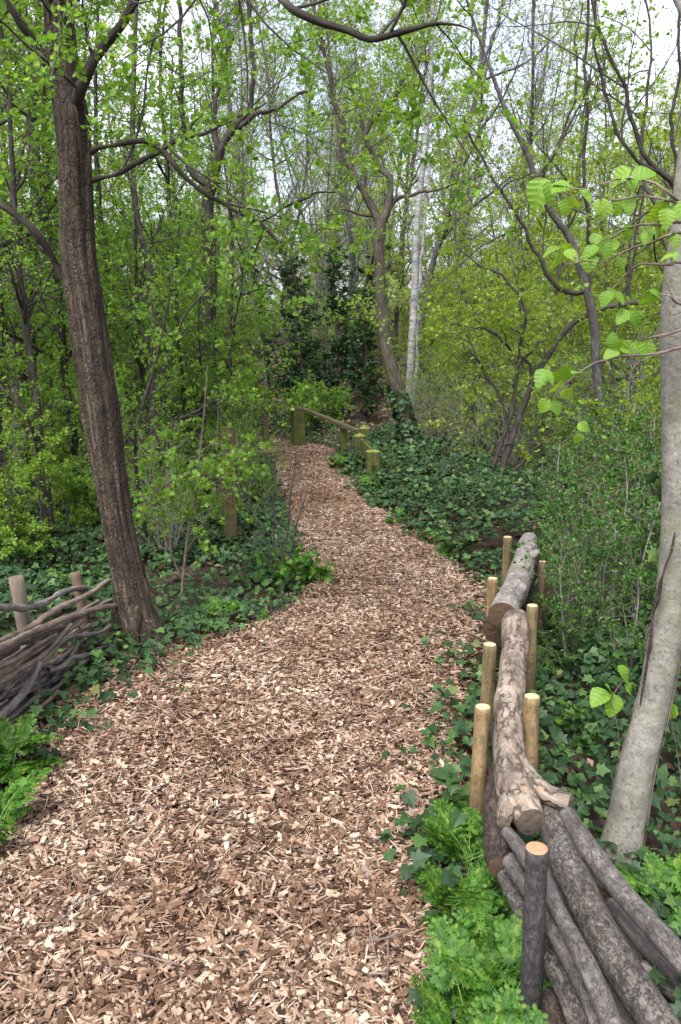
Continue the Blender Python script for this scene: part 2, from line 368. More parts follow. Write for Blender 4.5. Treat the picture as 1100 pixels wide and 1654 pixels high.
M['branch_grey'] = bark_mat('branch_grey', (.060, .050, .044), (.155, .134, .118), (.28, .252, .228), 34, .25, .8, .004, fis=.35, fstretch=.12, fscale=60, fwid=.07, patchy=True)
M['branch_brown'] = bark_mat('branch_brown', (.070, .050, .038), (.175, .130, .098), (.30, .24, .19), 34, .25, .8, .004, fis=.35, fstretch=.12, fscale=60, fwid=.07, patchy=True)
M['stake_pale'] = bark_mat('stake_pale', (.130, .080, .034), (.255, .172, .078), (.34, .245, .13), 52, .035, .9, .003, spots=(.11, .07, .03), rough=.75, moss=(.155, .12, .075), mossamt=.32, fis=.8, fstretch=.02, fscale=60, fwid=.05, patchy=True, mud=(.05, .038, .022))
M['stake_green'] = bark_mat('stake_green', (.09, .065, .026), (.185, .137, .064), (.26, .20, .105), 52, .035, .9, .003, spots=(.09, .065, .03), rough=.75, moss=(.10, .095, .042), mossamt=.5, fis=.8, fstretch=.02, fscale=60, fwid=.05, patchy=True, mud=(.045, .036, .02))
M['stake_brown'] = bark_mat('stake_brown', (.075, .048, .028), (.135, .092, .058), (.19, .135, .09), 24, .08, .4, .003, rough=.75)
M['stake_bark'] = bark_mat('stake_bark', (.022, .019, .018), (.045, .040, .038), (.085, .077, .074), 90, .5, .9, .004, rough=.8, spots=(.10, .092, .088))
M['stake_weathered'] = bark_mat('stake_weathered', (.07, .055, .04), (.145, .115, .085), (.21, .175, .135), 26, .10, .5, .003, moss=(.12, .12, .055), mossamt=.25)
M['post_moss'] = bark_mat('post_moss', (.038, .030, .014), (.085, .075, .030), (.135, .12, .055), 30, .08, .9, .005, moss=(.075, .098, .014), mossamt=.75, fis=.5, fstretch=.04, fscale=25, fwid=.06, patchy=True)
M['post_brown'] = bark_mat('post_brown', (.034, .023, .012), (.070, .047, .025), (.105, .075, .045), 30, .08, .8, .004, moss=(.062, .07, .016), mossamt=.7, fis=.5, fstretch=.03, fscale=30, fwid=.06, patchy=True)
M['rail'] = bark_mat('rail', (.055, .044, .024), (.10, .08, .045), (.15, .12, .07), 22, .1, .4, .003, moss=(.09, .10, .025), mossamt=.45)
M['moss'] = bark_mat('moss', (.06, .07, .015), (.14, .16, .03), (.22, .24, .06), 60, 1, .8, .01)
M['cut_pale'] = cut_mat('cut_pale', (.37, .265, .135), (.46, .35, .205), (.50, .40, .26))
M['cut_orange'] = cut_mat('cut_orange', (.30, .165, .085), (.38, .235, .135), (.23, .115, .055))
M['cut_brown'] = cut_mat('cut_brown', (.048, .030, .017), (.098, .060, .034), (.025, .018, .012), 180)
M['cut_grey'] = cut_mat('cut_grey', (.070, .052, .036), (.135, .105, .076), (.035, .030, .016), 150)
M['split_wood'] = bark_mat('split_wood', (.34, .16, .06), (.50, .27, .12), (.60, .38, .20), 40, .06, .4, .002)

M['leaf_haw'] = leaf_mat('leaf_haw', [(0, (.080, .175, .022)), (.5, (.140, .275, .034)), (1, (.225, .36, .060))], .55)
M['leaf_young'] = leaf_mat('leaf_young', [(0, (.090, .185, .020)), (.5, (.16, .275, .030)), (1, (.24, .36, .055))], .5)
M['leaf_yellow'] = leaf_mat('leaf_yellow', [(0, (.12, .21, .022)), (.5, (.20, .30, .030)), (1, (.29, .38, .055))], .5)
M['leaf_ivytree'] = leaf_mat('leaf_ivytree', [(0, (.013, .036, .011)), (.6, (.026, .066, .020)), (1, (.055, .105, .032))], .2, rough=.5, spec=.25)
M['leaf_ivy'] = leaf_mat('leaf_ivy', [(0, (.008, .024, .006)), (.5, (.017, .044, .011)), (.82, (.032, .074, .018)), (.95, (.065, .125, .028)), (1, (.10, .10, .03))], .12, rough=.5, spec=.22, veins=(.05, .09, .035))
M['leaf_privet'] = leaf_mat('leaf_privet', [(0, (.022, .068, .012)), (.5, (.042, .115, .018)), (1, (.10, .20, .03))], .35, rough=.45, spec=.3)
M['leaf_hazel'] = leaf_mat('leaf_hazel', [(0, (.115, .235, .020)), (.6, (.165, .30, .030)), (1, (.22, .34, .045))], .45, tint=(1.25, 1.15, .45), rough=.5, spec=.35, pleat=(.07, .165, .015))
M['leaf_parsley'] = leaf_mat('leaf_parsley', [(0, (.022, .074, .008)), (.45, (.048, .134, .013)), (.85, (.088, .19, .020)), (1, (.14, .21, .03))], .40, tint=(1.1, 1.1, .5))
M['stem_green'] = leaf_mat('stem_green', [(0, (.10, .22, .04)), (1, (.14, .26, .06))], 0)
M['litter'] = leaf_mat('litter', [(0, (.07, .045, .03)), (.5, (.17, .11, .07)), (1, (.30, .21, .14))], .2, tint=(1.1, .9, .7))

def chip_material():
    m, t, N, Lk = newmat('woodchip'); g = N.new("ShaderNodeNewGeometry"); ri = g.outputs['Random Per Island']
    r = ramp(N, [(0.0, (.023, .014, .009)), (.12, (.060, .036, .023)), (.26, (.116, .072, .046)), (.42, (.166, .106, .069)), (.57, (.220, .150, .101)), (.73, (.305, .224, .159)), (.88, (.405, .325, .245)), (.97, (.43, .365, .285)), (1.0, (.115, .107, .098))])
    Lk(ri, r.inputs[0])
    to = N.new("ShaderNodeTexCoord"); n = noise(N, Lk, to.outputs['Object'], 120, 4, .6)
    rr = ramp(N, [(.3, (.70, .66, .62)), (.7, (1.15, 1.14, 1.12))]); Lk(n.outputs['Fac'], rr.inputs[0])
    col = mixc(N, Lk, 1.0, r.outputs[0], rr.outputs[0], 'MULTIPLY')
    nb = noise(N, Lk, to.outputs['Object'], 1.1, 3); rb = ramp(N, [(.36, (.72, .63, .57)), (.60, (1.10, 1.08, 1.06))]); Lk(nb.outputs['Fac'], rb.inputs[0])
    col = mixc(N, Lk, 1.0, col, rb.outputs[0], 'MULTIPLY')
    p = N.new("ShaderNodeBsdfPrincipled"); Lk(col, p.inputs['Base Color']); p.inputs['Roughness'].default_value = .8; p.inputs['Specular IOR Level'].default_value = .15
    o = N.new("ShaderNodeOutputMaterial"); Lk(p.outputs[0], o.inputs[0]); return m
M['chip'] = chip_material()
def soil_material(name, cols, sc):
    m, t, N, Lk = newmat(name); to = N.new("ShaderNodeTexCoord"); n = noise(N, Lk, to.outputs['Object'], sc, 8, .7)
    r = ramp(N, [(.3, cols[0]), (.5, cols[1]), (.7, cols[2])]); Lk(n.outputs['Fac'], r.inputs[0])
    p = N.new("ShaderNodeBsdfPrincipled"); Lk(r.outputs[0], p.inputs['Base Color']); p.inputs['Roughness'].default_value = .95; p.inputs['Specular IOR Level'].default_value = .1
    b = N.new("ShaderNodeBump"); b.inputs['Strength'].default_value = .8; b.inputs['Distance'].default_value = .02; Lk(n.outputs['Fac'], b.inputs['Height']); Lk(b.outputs[0], p.inputs['Normal'])
    o = N.new("ShaderNodeOutputMaterial"); Lk(p.outputs[0], o.inputs[0]); return m
M['soil'] = soil_material('soil', [(.016, .012, .008), (.040, .030, .020), (.095, .066, .046)], 14)
M['path_bed'] = soil_material('path_bed', [(.03, .018, .012), (.075, .046, .032), (.14, .095, .065)], 45)

# ------------------------------------------------------------------ ground and path
LEFT = [(-420, 2400), (-420, 1400), (-150, 1345), (40, 1325), (75, 1240), (100, 1180), (140, 1120), (190, 1080), (260, 1050), (350, 1036), (420, 1012), (468, 985), (497, 955), (512, 925),
        (497, 900), (482, 880), (466, 850), (452, 805), (442, 765), (436, 742), (400, 733), (300, 728)]
RIGHT = [(690, 2400), (690, 1654), (694, 1560), (682, 1470), (664, 1400), (692, 1330), (722, 1260), (738, 1180), (748, 1100), (772, 1040), (786, 975), (762, 940), (712, 900), (662, 862), (612, 822),
         (572, 792), (552, 762), (556, 742), (520, 722), (400, 706), (300, 702)]
poly = np.array([G(*p)[:2] for p in LEFT] + [G(*p)[:2] for p in RIGHT[::-1]])
def path_sd(xy):
    """signed distance to the path edge, negative on the path"""
    xy = np.asarray(xy, float).reshape(-1, 2); out = np.zeros(len(xy))
    a = poly; b = np.roll(poly, -1, 0); ab = b - a
    for s in range(0, len(xy), 20000):
        p = xy[s:s + 20000, None, :]; t = np.clip(((p - a) * ab).sum(-1) / (ab * ab).sum(-1), 0, 1)
        d = np.linalg.norm(p - (a + t[..., None] * ab), axis=-1).min(1)
        cond = ((a[:, 1] > p[..., 1]) != (b[:, 1] > p[..., 1])) & (p[..., 0] < ab[:, 0] * (p[..., 1] - a[:, 1]) / np.where(ab[:, 1] == 0, 1e-9, ab[:, 1]) + a[:, 0])
        out[s:s + 20000] = np.where(cond.sum(1) % 2 == 1, -d, d)
    return out
def ground_z(x, y):
    x = np.asarray(x, float); y = np.asarray(y, float); r = np.hypot(x, y - 5)
    far = np.clip((r - 9) / 30, 0, 1) ** 1.3
    return far * (n2(x, y, .08, 3) * 2.4 - .5 + 0.035 * np.maximum(r - 12, 0)) + (n2(x, y, .9, 5) - .5) * .05 - 0.03

rng = np.random.default_rng(11)
gx = np.concatenate([-np.geomspace(220, 9, 22), np.linspace(-8.6, 8.6, 120), np.geomspace(9, 220, 22)])
gy = np.concatenate([-np.geomspace(200, 4, 14), np.linspace(-3.5, 16, 130), np.geomspace(16.4, 260, 40)])
X, Y = np.meshgrid(gx, gy); Z = ground_z(X, Y)
sd = path_sd(np.stack([X.ravel(), Y.ravel()], -1)).reshape(X.shape)
Z = Z - 0.05 * np.clip(1 - np.maximum(sd, 0) / .3, 0, 1)
mb = MB(); nx_, ny_ = len(gx), len(gy)
i = (np.arange(ny_ - 1)[:, None] * nx_ + np.arange(nx_ - 1)[None]).reshape(-1)
mb.add(np.stack([X, Y, Z], -1), np.stack([i, i + 1, i + nx_ + 1, i + nx_], -1), 0, True)
tag(mb.build('ground', M['soil']), kind='structure')
# path: bed sheet following the same outline
px_ = np.arange(-3.6, 2.2, .06); py_ = np.arange(.3, 13.2, .06); X, Y = np.meshgrid(px_, py_)
sd = path_sd(np.stack([X.ravel(), Y.ravel()], -1)).reshape(X.shape) + (n2(X, Y, 7, 9) - .5) * .10
Z = 0.004 - 0.09 * np.clip((sd + .06) / .22, 0, 1) + (n2(X, Y, 2.2, 4) - .5) * .02
keep = sd < .18
mb = MB(); nx_ = X.shape[1]
i = (np.arange(X.shape[0] - 1)[:, None] * nx_ + np.arange(nx_ - 1)[None]).reshape(-1)
q = np.stack([i, i + 1, i + nx_ + 1, i + nx_], -1); kf = keep.ravel()
mb.add(np.stack([X, Y, Z], -1), q[kf[q].all(1)], 0, True)
tag(mb.build('path', M['path_bed']), kind='structure')

def chips():
    rng = np.random.default_rng(5)
    N0 = 600000
    Yr = 1.3 + (12.6 - 1.3) * rng.random(N0) ** 1.35; Xr = rng.uniform(-3.0, 1.6, N0)
    vis = np.abs(Xr) < .47 * Yr + .35
    Xr, Yr = Xr[vis], Yr[vis]
    sd = path_sd(np.stack([Xr, Yr], -1)) + (n2(Xr, Yr, 6, 2) - .5) * .14
    pk = np.where(sd < 0, 1.0, np.exp(-np.maximum(sd, 0) / .07) * .7)
    k = rng.random(len(Xr)) < pk; Xr, Yr, sd = Xr[k], Yr[k], sd[k]; N = len(Xr)
    Ln = np.clip(np.exp(rng.normal(math.log(.0165), .52, N)), .006, .058); W = Ln * rng.uniform(.25, .72, N); W = np.clip(W, .003, .015)
    sliver = rng.random(N) < .34; Ln = np.where(sliver, rng.uniform(.025, .075, N), Ln); W = np.where(sliver, rng.uniform(.0018, .004, N), W)
    Th = np.where(sliver, W * .8, rng.uniform(.0014, .0048, N))
    far = 1 + .25 * np.clip((Yr - 5) / 5, 0, 1); Ln *= far; W *= far
    z = .006 + rng.random(N) ** .8 * .026 - .05 * np.clip((sd + .04) / .2, 0, 1) + (n2(Xr, Yr, 2.2, 4) - .5) * .02 + (n2(Xr, Yr, 9, 14) - .5) * .018
    yaw = rng.uniform(0, 2 * math.pi, N); tilt = rng.normal(0, .30, N); roll = rng.normal(0, .42, N)
    d = np.stack([np.cos(yaw) * np.cos(tilt), np.sin(yaw) * np.cos(tilt), np.sin(tilt)], -1)
    n = np.stack([np.sin(yaw) * np.sin(roll), -np.cos(yaw) * np.sin(roll), np.cos(roll)], -1)
    n = nrm(n - (n * d).sum(1, keepdims=True) * d); s = np.cross(d, n)
    base = np.array([(-1, -1, 0), (1, -1, 0), (1, 1, 0), (-1, 1, 0), (-1, -1, 1), (1, -1, 1), (1, 1, 1), (-1, 1, 1)], float)
    V = np.broadcast_to(base, (N, 8, 3)).copy()
    j = rng.uniform(-.38, .30, (N, 4, 2)); V[:, :4, :2] += j; V[:, 4:, :2] += j * .9 + rng.uniform(-.1, .06, (N, 4, 2))
    V[:, :, 1] += (rng.normal(0, .25, N))[:, None] * V[:, :, 0]
    wv = np.stack([Ln / 2, W / 2, Th], -1)[:, None, :]; V = V * wv
    Wd = np.stack([Xr, Yr, z], -1)[:, None] + V[..., 0:1] * d[:, None] + V[..., 1:2] * s[:, None] + V[..., 2:3] * n[:, None]
    f = np.array([(4, 5, 6, 7), (0, 1, 5, 4), (1, 2, 6, 5), (2, 3, 7, 6), (3, 0, 4, 7)])
    mb = MB(); mb.add(Wd, (f[None] + (np.arange(N) * 8)[:, None, None]).reshape(-1, 4), 0, False)
    Ns = 260; Xs = rng.uniform(-2, 1.2, Ns); Ys = 1.7 + 8 * rng.random(Ns) ** 1.4; k = path_sd(np.stack([Xs, Ys], -1)) < 0; Xs, Ys = Xs[k], Ys[k]; Ns = len(Xs)
    a = rng.uniform(0, 6.28, Ns); ln = rng.uniform(.04, .16, Ns); t = np.linspace(-.5, .5, 6)
    q = np.stack([Xs[:, None] + np.cos(a)[:, None] * ln[:, None] * t, Ys[:, None] + np.sin(a)[:, None] * ln[:, None] * t, np.full((Ns, 6), .040) + rng.normal(0, .006, (Ns, 1)) + t * rng.normal(0, .012, (Ns, 1))], -1) + np.cumsum(rng.normal(0, .0016, (Ns, 6, 3)), 1)
    tubes(mb, q, np.repeat(rng.uniform(.0012, .0035, (Ns, 1)), 6, 1), 5, 1)
    tag(mb.build('woodchips', [M['chip'], M['twig_brown']]), kind='stuff')
chips()

# ------------------------------------------------------------------ ground cover
def ivy_cover():
    rng = np.random.default_rng(8)
    N = 300000; Xr = rng.uniform(-7, 6.5, N); Yr = 1.3 + 12.7 * rng.random(N)
    k = (np.abs(Xr) < .47 * Yr + .6); Xr, Yr = Xr[k], Yr[k]
    sd = path_sd(np.stack([Xr, Yr], -1)); e = sd + (n2(Xr, Yr, 3, 21) - .5) * .22
    patch = n2(Xr, Yr, .8, 31) * .6 + n2(Xr, Yr, 3.3, 32) * .4
    right = Xr > .2
    dens = np.where(e > .03, 1.0, np.where(e > -.05, .25, 0)); dens *= np.clip((patch - .24) * 7, np.where(right, .75, .3), 1)
    dens *= np.where(right & (Yr < 4.9) & (sd < .30), .40, 1); dens *= np.where((~right) & (Yr < 3.4) & (sd < .6), .5, 1)
    dens *= np.where(Yr > 10.5, .4, 1); dens *= np.where(right & (Yr > 5.4) & (sd > 1.1 + .8 * (n2(Xr, Yr, 1.1, 61) - .5)), .22, 1)
    far = Yr > 7
    dens *= np.where(far, .8, 1)
    fen = (Xr < -.80) & (Yr < 4.05) & (Yr < 4.3 + (Xr + 1.2) * 1.2) & (Yr > 2.2)
    dens *= np.where(fen, .30, 1)
    kk = rng.random(len(Xr)) < dens; Xr, Yr, sd, fen = Xr[kk], Yr[kk], sd[kk], fen[kk]; n = len(Xr)
    mound = .06 + .30 * np.clip(sd / .5, 0, 1) * (n2(Xr, Yr, 1.6, 41) ** 1.5) + .05 * n2(Xr, Yr, 6, 42)
    mound += np.where((Xr > .2) & (Yr > 5.6) & (Yr < 10.2), .20 * np.clip(sd / .35, 0, 1) * (1 - .5 * np.clip((sd - .8) / 1, 0, 1)), 0)
    mound *= np.where((Xr > .2) & (Yr < 5.2) & (sd < .5), .5, 1)
    mound *= np.where(fen, .15, 1)
    z = np.maximum(ground_z(Xr, Yr), -.05) + mound * (.35 + .65 * rng.random(n) ** .5) + .015
    pos = np.stack([Xr, Yr, z], -1)
    yaw = rng.uniform(0, 2 * math.pi, n); d = nrm(np.stack([np.cos(yaw), np.sin(yaw) - .35, rng.normal(-.25, .25, n)], -1))
    nn = nrm(np.stack([rng.normal(0, .33, n), rng.normal(-.22, .33, n), np.full(n, .85)], -1))
    size = (.018 + .042 * rng.random(n) ** 1.35) * np.where(Yr > 7, 1.2, 1.0)
    mb = MB(); near = Yr < 6
    star = near & (rng.random(n) < .5); oth = near & ~star; leaves(mb, pos[star], d[star], nn[star], size[star], T_IVY, 0); leaves(mb, pos[oth], d[oth], nn[oth], size[oth], T_IVYF, 0); leaves(mb, pos[~near], d[~near], nn[~near], size[~near], T_IVYF, 0)
    tag(mb.build('ivy_ground_cover', [M['leaf_ivy']]), kind='stuff')
    # fallen leaves on the bare woodland floor
    N = 36000; Xr = rng.uniform(-14, 14, N); Yr = rng.uniform(2.2, 32, N) ** 1.0; k = np.abs(Xr) < .47 * Yr + 1
    Xr, Yr = Xr[k], Yr[k]; k = path_sd(np.stack([Xr, Yr], -1)) > 0; Xr, Yr = Xr[k], Yr[k]; n = len(Xr)
    yaw = rng.uniform(0, 6.28, n); d = nrm(np.stack([np.cos(yaw), np.sin(yaw), rng.normal(0, .25, n)], -1)); nn = nrm(np.stack([rng.normal(0, .4, n), rng.normal(0, .4, n), np.ones(n)], -1))
    mb = MB(); leaves(mb, np.stack([Xr, Yr, ground_z(Xr, Yr) + .02], -1), d, nn, rng.uniform(.035, .075, n) * (1 + .04 * Yr), T_DIA, 0)
    tag(mb.build('leaf_litter', [M['litter']]), kind='stuff')
ivy_cover()

# ------------------------------------------------------------------ traced trees
def line(pts, Y, n=24, z0=None):
    """photo trace [(px, py, width_px[, dY])] -> resampled world polyline and radii"""
    W = np.array([P(p[0], p[1], Y + (p[3] if len(p) > 3 else 0)) for p in pts])
    r = np.array([p[2] for p in pts]) * .5 / F * depth_of(W)
    return resample(W, n, r)
def crook(p, seed, amt=.5):
    n = len(p); t = np.linspace(0, 1, n); ln = np.linalg.norm(np.diff(p, axis=0), axis=1).sum(); o = np.zeros((n, 3))
    for ax in range(3): o[:, ax] = (vnoise(np.stack([t * ln * 6, t * 0 + ax * 7.3 + seed, t * 0], -1), 17) - .5) * .055 * amt + (vnoise(np.stack([t * ln * 15, t * 0 + ax * 3.1 + seed, t * 0], -1), 18) - .5) * .022 * amt
    return p + o * np.minimum(1, t * 5)[:, None]
def ridge(amp, sc=26, stretch=.12, seed=0):
    def f(bk, R, ca, sa):
        q = bk * np.array([sc, sc, sc * stretch]); v = vnoise(q, seed) - .5; v2 = np.abs(vnoise(q * 2.1 + 7, seed + 1) - .5) * 2
        lump = vnoise(bk * np.array([6, 6, 2.2]), seed + 5) - .5
        return amp * (v * 1.0 - (1 - v2) ** 3 * .8) + lump * R * .16
    return f
def smooth_lump(amt=.12, seed=0, sc=9):
    def f(bk, R, ca, sa): return (vnoise(bk * np.array([sc, sc, sc * .55]), seed) - .5) * 2 * amt * R
    return f

def crown(mb, Pn, R, rng, spec, leafT, tw=0, lf=1):
    """grow branches, twigs and leaves from the given limbs into one crown mesh"""
    cur = [(Pn, R)]; ends = []
    for q, s in enumerate(spec['levels']):
        nP, nR = [], []
        for (a, b) in cur:
            if len(a) == 0: continue
            kP, kR = kids(a, b, rng, **s); nP.append(kP); nR.append(kR)
        kP = np.concatenate(nP); kR = np.concatenate(nR)
        tubes(mb, kP, kR, 5 if q == 0 else 3, tw, True)
        cur = [(kP, kR)]
        if q >= spec.get('leaf_from', 1): ends.append(kP)
    for e in ends:
        l = spec['leaf']
        pos, d, nn = leaf_nodes(e, rng, l['nodes'], l['per'], l.get('tmin', .15), l.get('up', .25), l.get('spread', 1.0), l.get('out', .5), l.get('flat', .5))
        if 'clip' in l:
            kk = l['clip'](pos); pos, d, nn = pos[kk], d[kk], nn[kk]
        if l.get('keep', 1) < 1:
            grp = np.repeat(rng.random(len(pos) // l['per'] + 1) < l['keep'], l['per'])[:len(pos)]; pos, d, nn = pos[grp], d[grp], nn[grp]
        sz = rng.uniform(l['size'][0], l['size'][1], len(pos))
        leaves(mb, pos + d * sz[:, None] * .25, d, nn, sz, leafT, lf)

def lev(dens, L, ang=(35, 75), wig=.16, trop=.03, **k): return dict(dens=dens, L=L, ang=ang, wig=wig, trop=trop, **k)

# ---- big leaning tree with rough bark, left
Ya = G(232, 1032)[1] - .03
rng = np.random.default_rng(21)
tA = line([(x_, y_, w_ * .93) for x_, y_, w_ in [(240, 1060, 100), (230, 1022, 82), (217, 985, 66), (207, 930, 60), (192, 860, 58), (178, 770, 60), (160, 640, 64), (140, 510, 62), (126, 420, 64), (123, 340, 63), (119, 240, 62), (113, 180, 62), (103, 110, 56), (95, 20, 54), (88, -90, 48), (78, -220, 42), (70, -380, 34), (66, -600, 24), (70, -850, 12), (72, -980, 4)]], Ya, 240)
root = empty('leaning_tree', tA[0][6]); loc = tA[0][6]
tag(root, 'large leaning tree with rough brown fissured bark beside the woven fence', 'tree')
mb = MB(); tubes(mb, tA[0][None], tA[1][None], 64, 0, True, ridge(.015, 24, .06)); 
# root flare
for (pts) in ([(226, 985, 40), (246, 1015, 30), (262, 1040, 12)], [(212, 985, 40, -.05), (214, 1020, 26, -.12), (222, 1048, 12, -.16)], [(205, 960, 40), (194, 1000, 30), (178, 1030, 12)]):
    p, r = line(pts, Ya, 20); tubes(mb, p[None], r[None], 24, 0, True, ridge(.007, seed=9))
trunkA = mb.build('trunk', M['bark_oak'], root, loc)
limbsA = [
    [(108, 235, 26), (120, 195, 24), (128, 155, 21), (136, 120, 19), (147, 98, 18), (180, 55, 17), (205, 18, 17), (222, -25, 15), (260, -90, 13), (330, -120, 11, -.3)],
    [(215, -10, 14), (300, -60, 13, -.3), (380, -50, 12, -.5), (440, -15, 12, -.7), (475, 12, 12, -.8), (520, 32, 12, -.8), (560, 50, 13, -.8), (605, 65, 13, -.8), (650, 56, 10, -.8), (690, 44, 7, -.8), (728, 40, 4, -.75), (770, 52, 1.5, -.7)],
    [(104, 450, 24), (92, 432, 20), (78, 408, 15), (55, 375, 13), (30, 352, 12), (0, 332, 11), (-50, 290, 9), (-110, 230, 6)],
    [(146, 246, 15), (160, 238, 11), (190, 233, 9), (230, 228, 9), (255, 240, 9), (290, 272, 9), (330, 308, 8), (380, 340, 8), (418, 362, 7), (440, 385, 5), (462, 412, 2)],
    [(146, 292, 15), (165, 286, 11), (195, 279, 9), (222, 262, 9), (255, 243, 8), (290, 225, 8), (330, 215, 7), (380, 190, 5, .2), (430, 165, 3, .3)],
    [(418, 360, 6), (445, 345, 5), (480, 328, 5), (505, 312, 4), (545, 308, 2)],
    [(100, 110, 22), (70, 80, 16), (35, 40, 13), (0, -10, 11), (-50, -80, 8)],
    [(95, 40, 20), (130, -20, 16, -.3), (190, -90, 12, -.6), (270, -160, 9, -.9)],
    [(88, -60, 22), (140, -180, 18, .4), (240, -280, 13, .8), (360, -330, 8, 1.1)],
]
Ls = []
for l in limbsA:
    p, r = line([(q[0], q[1], q[2] * (.75 if i_ < 2 else 1), (q[3] if len(q) > 3 else 0) - .10 * min(1, max(0, i_ - .5) / 2.5)) for i_, q in enumerate(l)], Ya, 24); p = crook(p, l[0][0]); r = r * .86; Ls.append((p, r))
    mb = MB(); pp_, rr_ = resample(p, 70, r); tubes(mb, pp_[None], rr_[None], 14, 0, True, smooth_lump(.3, 3, 16)); mb.build('branch', M['bark_dark'], root, loc)
mb = MB()
PA = np.stack([p for p, r in Ls] + [tA[0][120:][np.linspace(0, 119, 24).astype(int)]]); RA = np.stack([r for p, r in Ls] + [tA[1][120:][np.linspace(0, 119, 24).astype(int)] * .5])
specA = dict(levels=[lev(5.5, (.5, 1.3), (35, 80), .15, .0, rmax=.007, n=8), lev(11, (.18, .5), (30, 75), .18, .01, rmax=.0028, rtip=.0009)], leaf_from=0,
             leaf=dict(nodes=6, per=4, size=(.018, .038), up=.3, flat=.55, keep=.75))
crown(mb, PA, RA, rng, specA, T_HAW)
mb.build('crown', [M['twig_dark'], M['leaf_haw']], root, loc)

# ---- generic traced tree
def traced(name, label, cat, Y, trunk, limbs, bark, twig, leaf, spec, T=T_DIA, seed=1, group=None, sides=20, rd=None, limb_bark=None, extra=None, crown_from=.45):
    rng = np.random.default_rng(seed); thick = dict(grey_stem_hazel=.72, forked_tree=.88, grey_sapling=.55, dark_tree=.9, dark_stem_hazel=.85, silver_birch=.82).get(name, 1.0)
    p, r = line(trunk, Y, 80); r = r * thick; base = p[0].copy(); base[2] = max(base[2], -.05)
    root = empty(name, base); tag(root, label, cat, group); loc = base
    mb = MB(); tubes(mb, p[None], r[None], sides, 0, True, rd or smooth_lump(.10, seed)); mb.build('trunk', M[bark], root, loc)
    PP = [p[int(80 * crown_from):][np.linspace(0, 79 - int(80 * crown_from), 24).astype(int)]]; RR = [r[int(80 * crown_from):][np.linspace(0, 79 - int(80 * crown_from), 24).astype(int)]]
    for l in limbs:
        q, s = line(l, Y, 24); s = s * thick * .9; q = crook(q, l[0][0] + l[1][1], min(1.2, Y * .13)); PP.append(q); RR.append(s)
        mb = MB(); tubes(mb, q[None], s[None], 8, 0, True, smooth_lump(.12, seed + 1)); mb.build('branch', M[limb_bark or bark], root, loc)
    if spec:
        mb = MB(); crown(mb, np.stack(PP), np.stack(RR), rng, spec, T)
        mb.build('crown', [M[twig], M[leaf]], root, loc)
    return root, loc, p, r
def spec(d1, L1, d2, L2, nodes, per, size, wig=.16, trop=.02, keep=1, flat=.5, ang=(35, 78), r1=.006, flt=0.0, d0=None, L0=None, up=.25):
    lv = []
    if d0: lv.append(lev(d0, L0, ang, wig * .8, trop, n=9, rmax=.02, flat=flt))
    lv += [lev(d1, L1, ang, wig, trop, n=7, rmax=r1, flat=flt), lev(d2, L2, ang, wig * 1.15, trop, rmax=.0028, rtip=.0009, flat=flt)]
    return dict(levels=lv, leaf_from=len(lv) - 2, leaf=dict(nodes=nodes, per=per, size=size, keep=keep, flat=flat, up=up))

Yc = 9.6
rtC = traced('forked_tree', 'ivy footed brown tree curving up to a fork beside the square posts', 'tree', Yc,
    [(674, 770, 46), (668, 740, 38), (660, 705, 32), (650, 660, 29), (637, 610, 26), (624, 560, 24), (617, 510, 23), (614, 450, 22), (612, 400, 22), (614, 355, 24)],
    [[(613, 362, 22), (606, 345, 17), (592, 320, 15), (578, 288, 14), (562, 250, 13), (552, 215, 12), (541, 165, 10), (530, 110, 8), (510, 30, 6), (480, -80, 4)],
     [(614, 362, 22), (626, 335, 17), (632, 310, 14), (622, 280, 13), (606, 250, 12), (592, 225, 12), (594, 200, 12), (618, 180, 12), (640, 155, 11), (655, 125, 10), (672, 105, 8), (700, 40, 6), (720, -60, 4)],
     [(622, 350, 16), (640, 322, 10), (660, 316, 8), (690, 306, 6), (720, 300, 4), (770, 285, 2)],
     [(606, 345, 12), (588, 342, 6), (566, 338, 5), (545, 340, 3)]],
    'bark_ash', 'twig_dark', 'leaf_young', spec(7.5, (.5, 1.6), 10, (.2, .65), 5, 4, (.026, .046), .16, .0, keep=.9), T_DIA, 31, rd=ridge(.008, 20), crown_from=.93)
mb = MB(); rng = np.random.default_rng(3)
pts = rtC[2]; n = 420; t = rng.random(n) ** 1.3 * 30; ii = np.clip(t.astype(int), 0, 78); a = rng.uniform(0, 6.28, n)
o = np.stack([np.cos(a), np.sin(a), 0 * a], -1); pos = pts[ii] + o * (rtC[3][ii] + .02)[:, None]
leaves(mb, pos, nrm(o * .4 + np.array([0, 0, -.7]) + rng.normal(size=(n, 3)) * .4), o + np.array([0, 0, .5]), rng.uniform(.05, .08, n), T_IVYF, 0)
iv = mb.build('climbing_ivy', [M['leaf_ivytree']], None, rtC[1]); tag(iv, 'dark ivy climbing the foot of the forked brown tree', 'ivy')

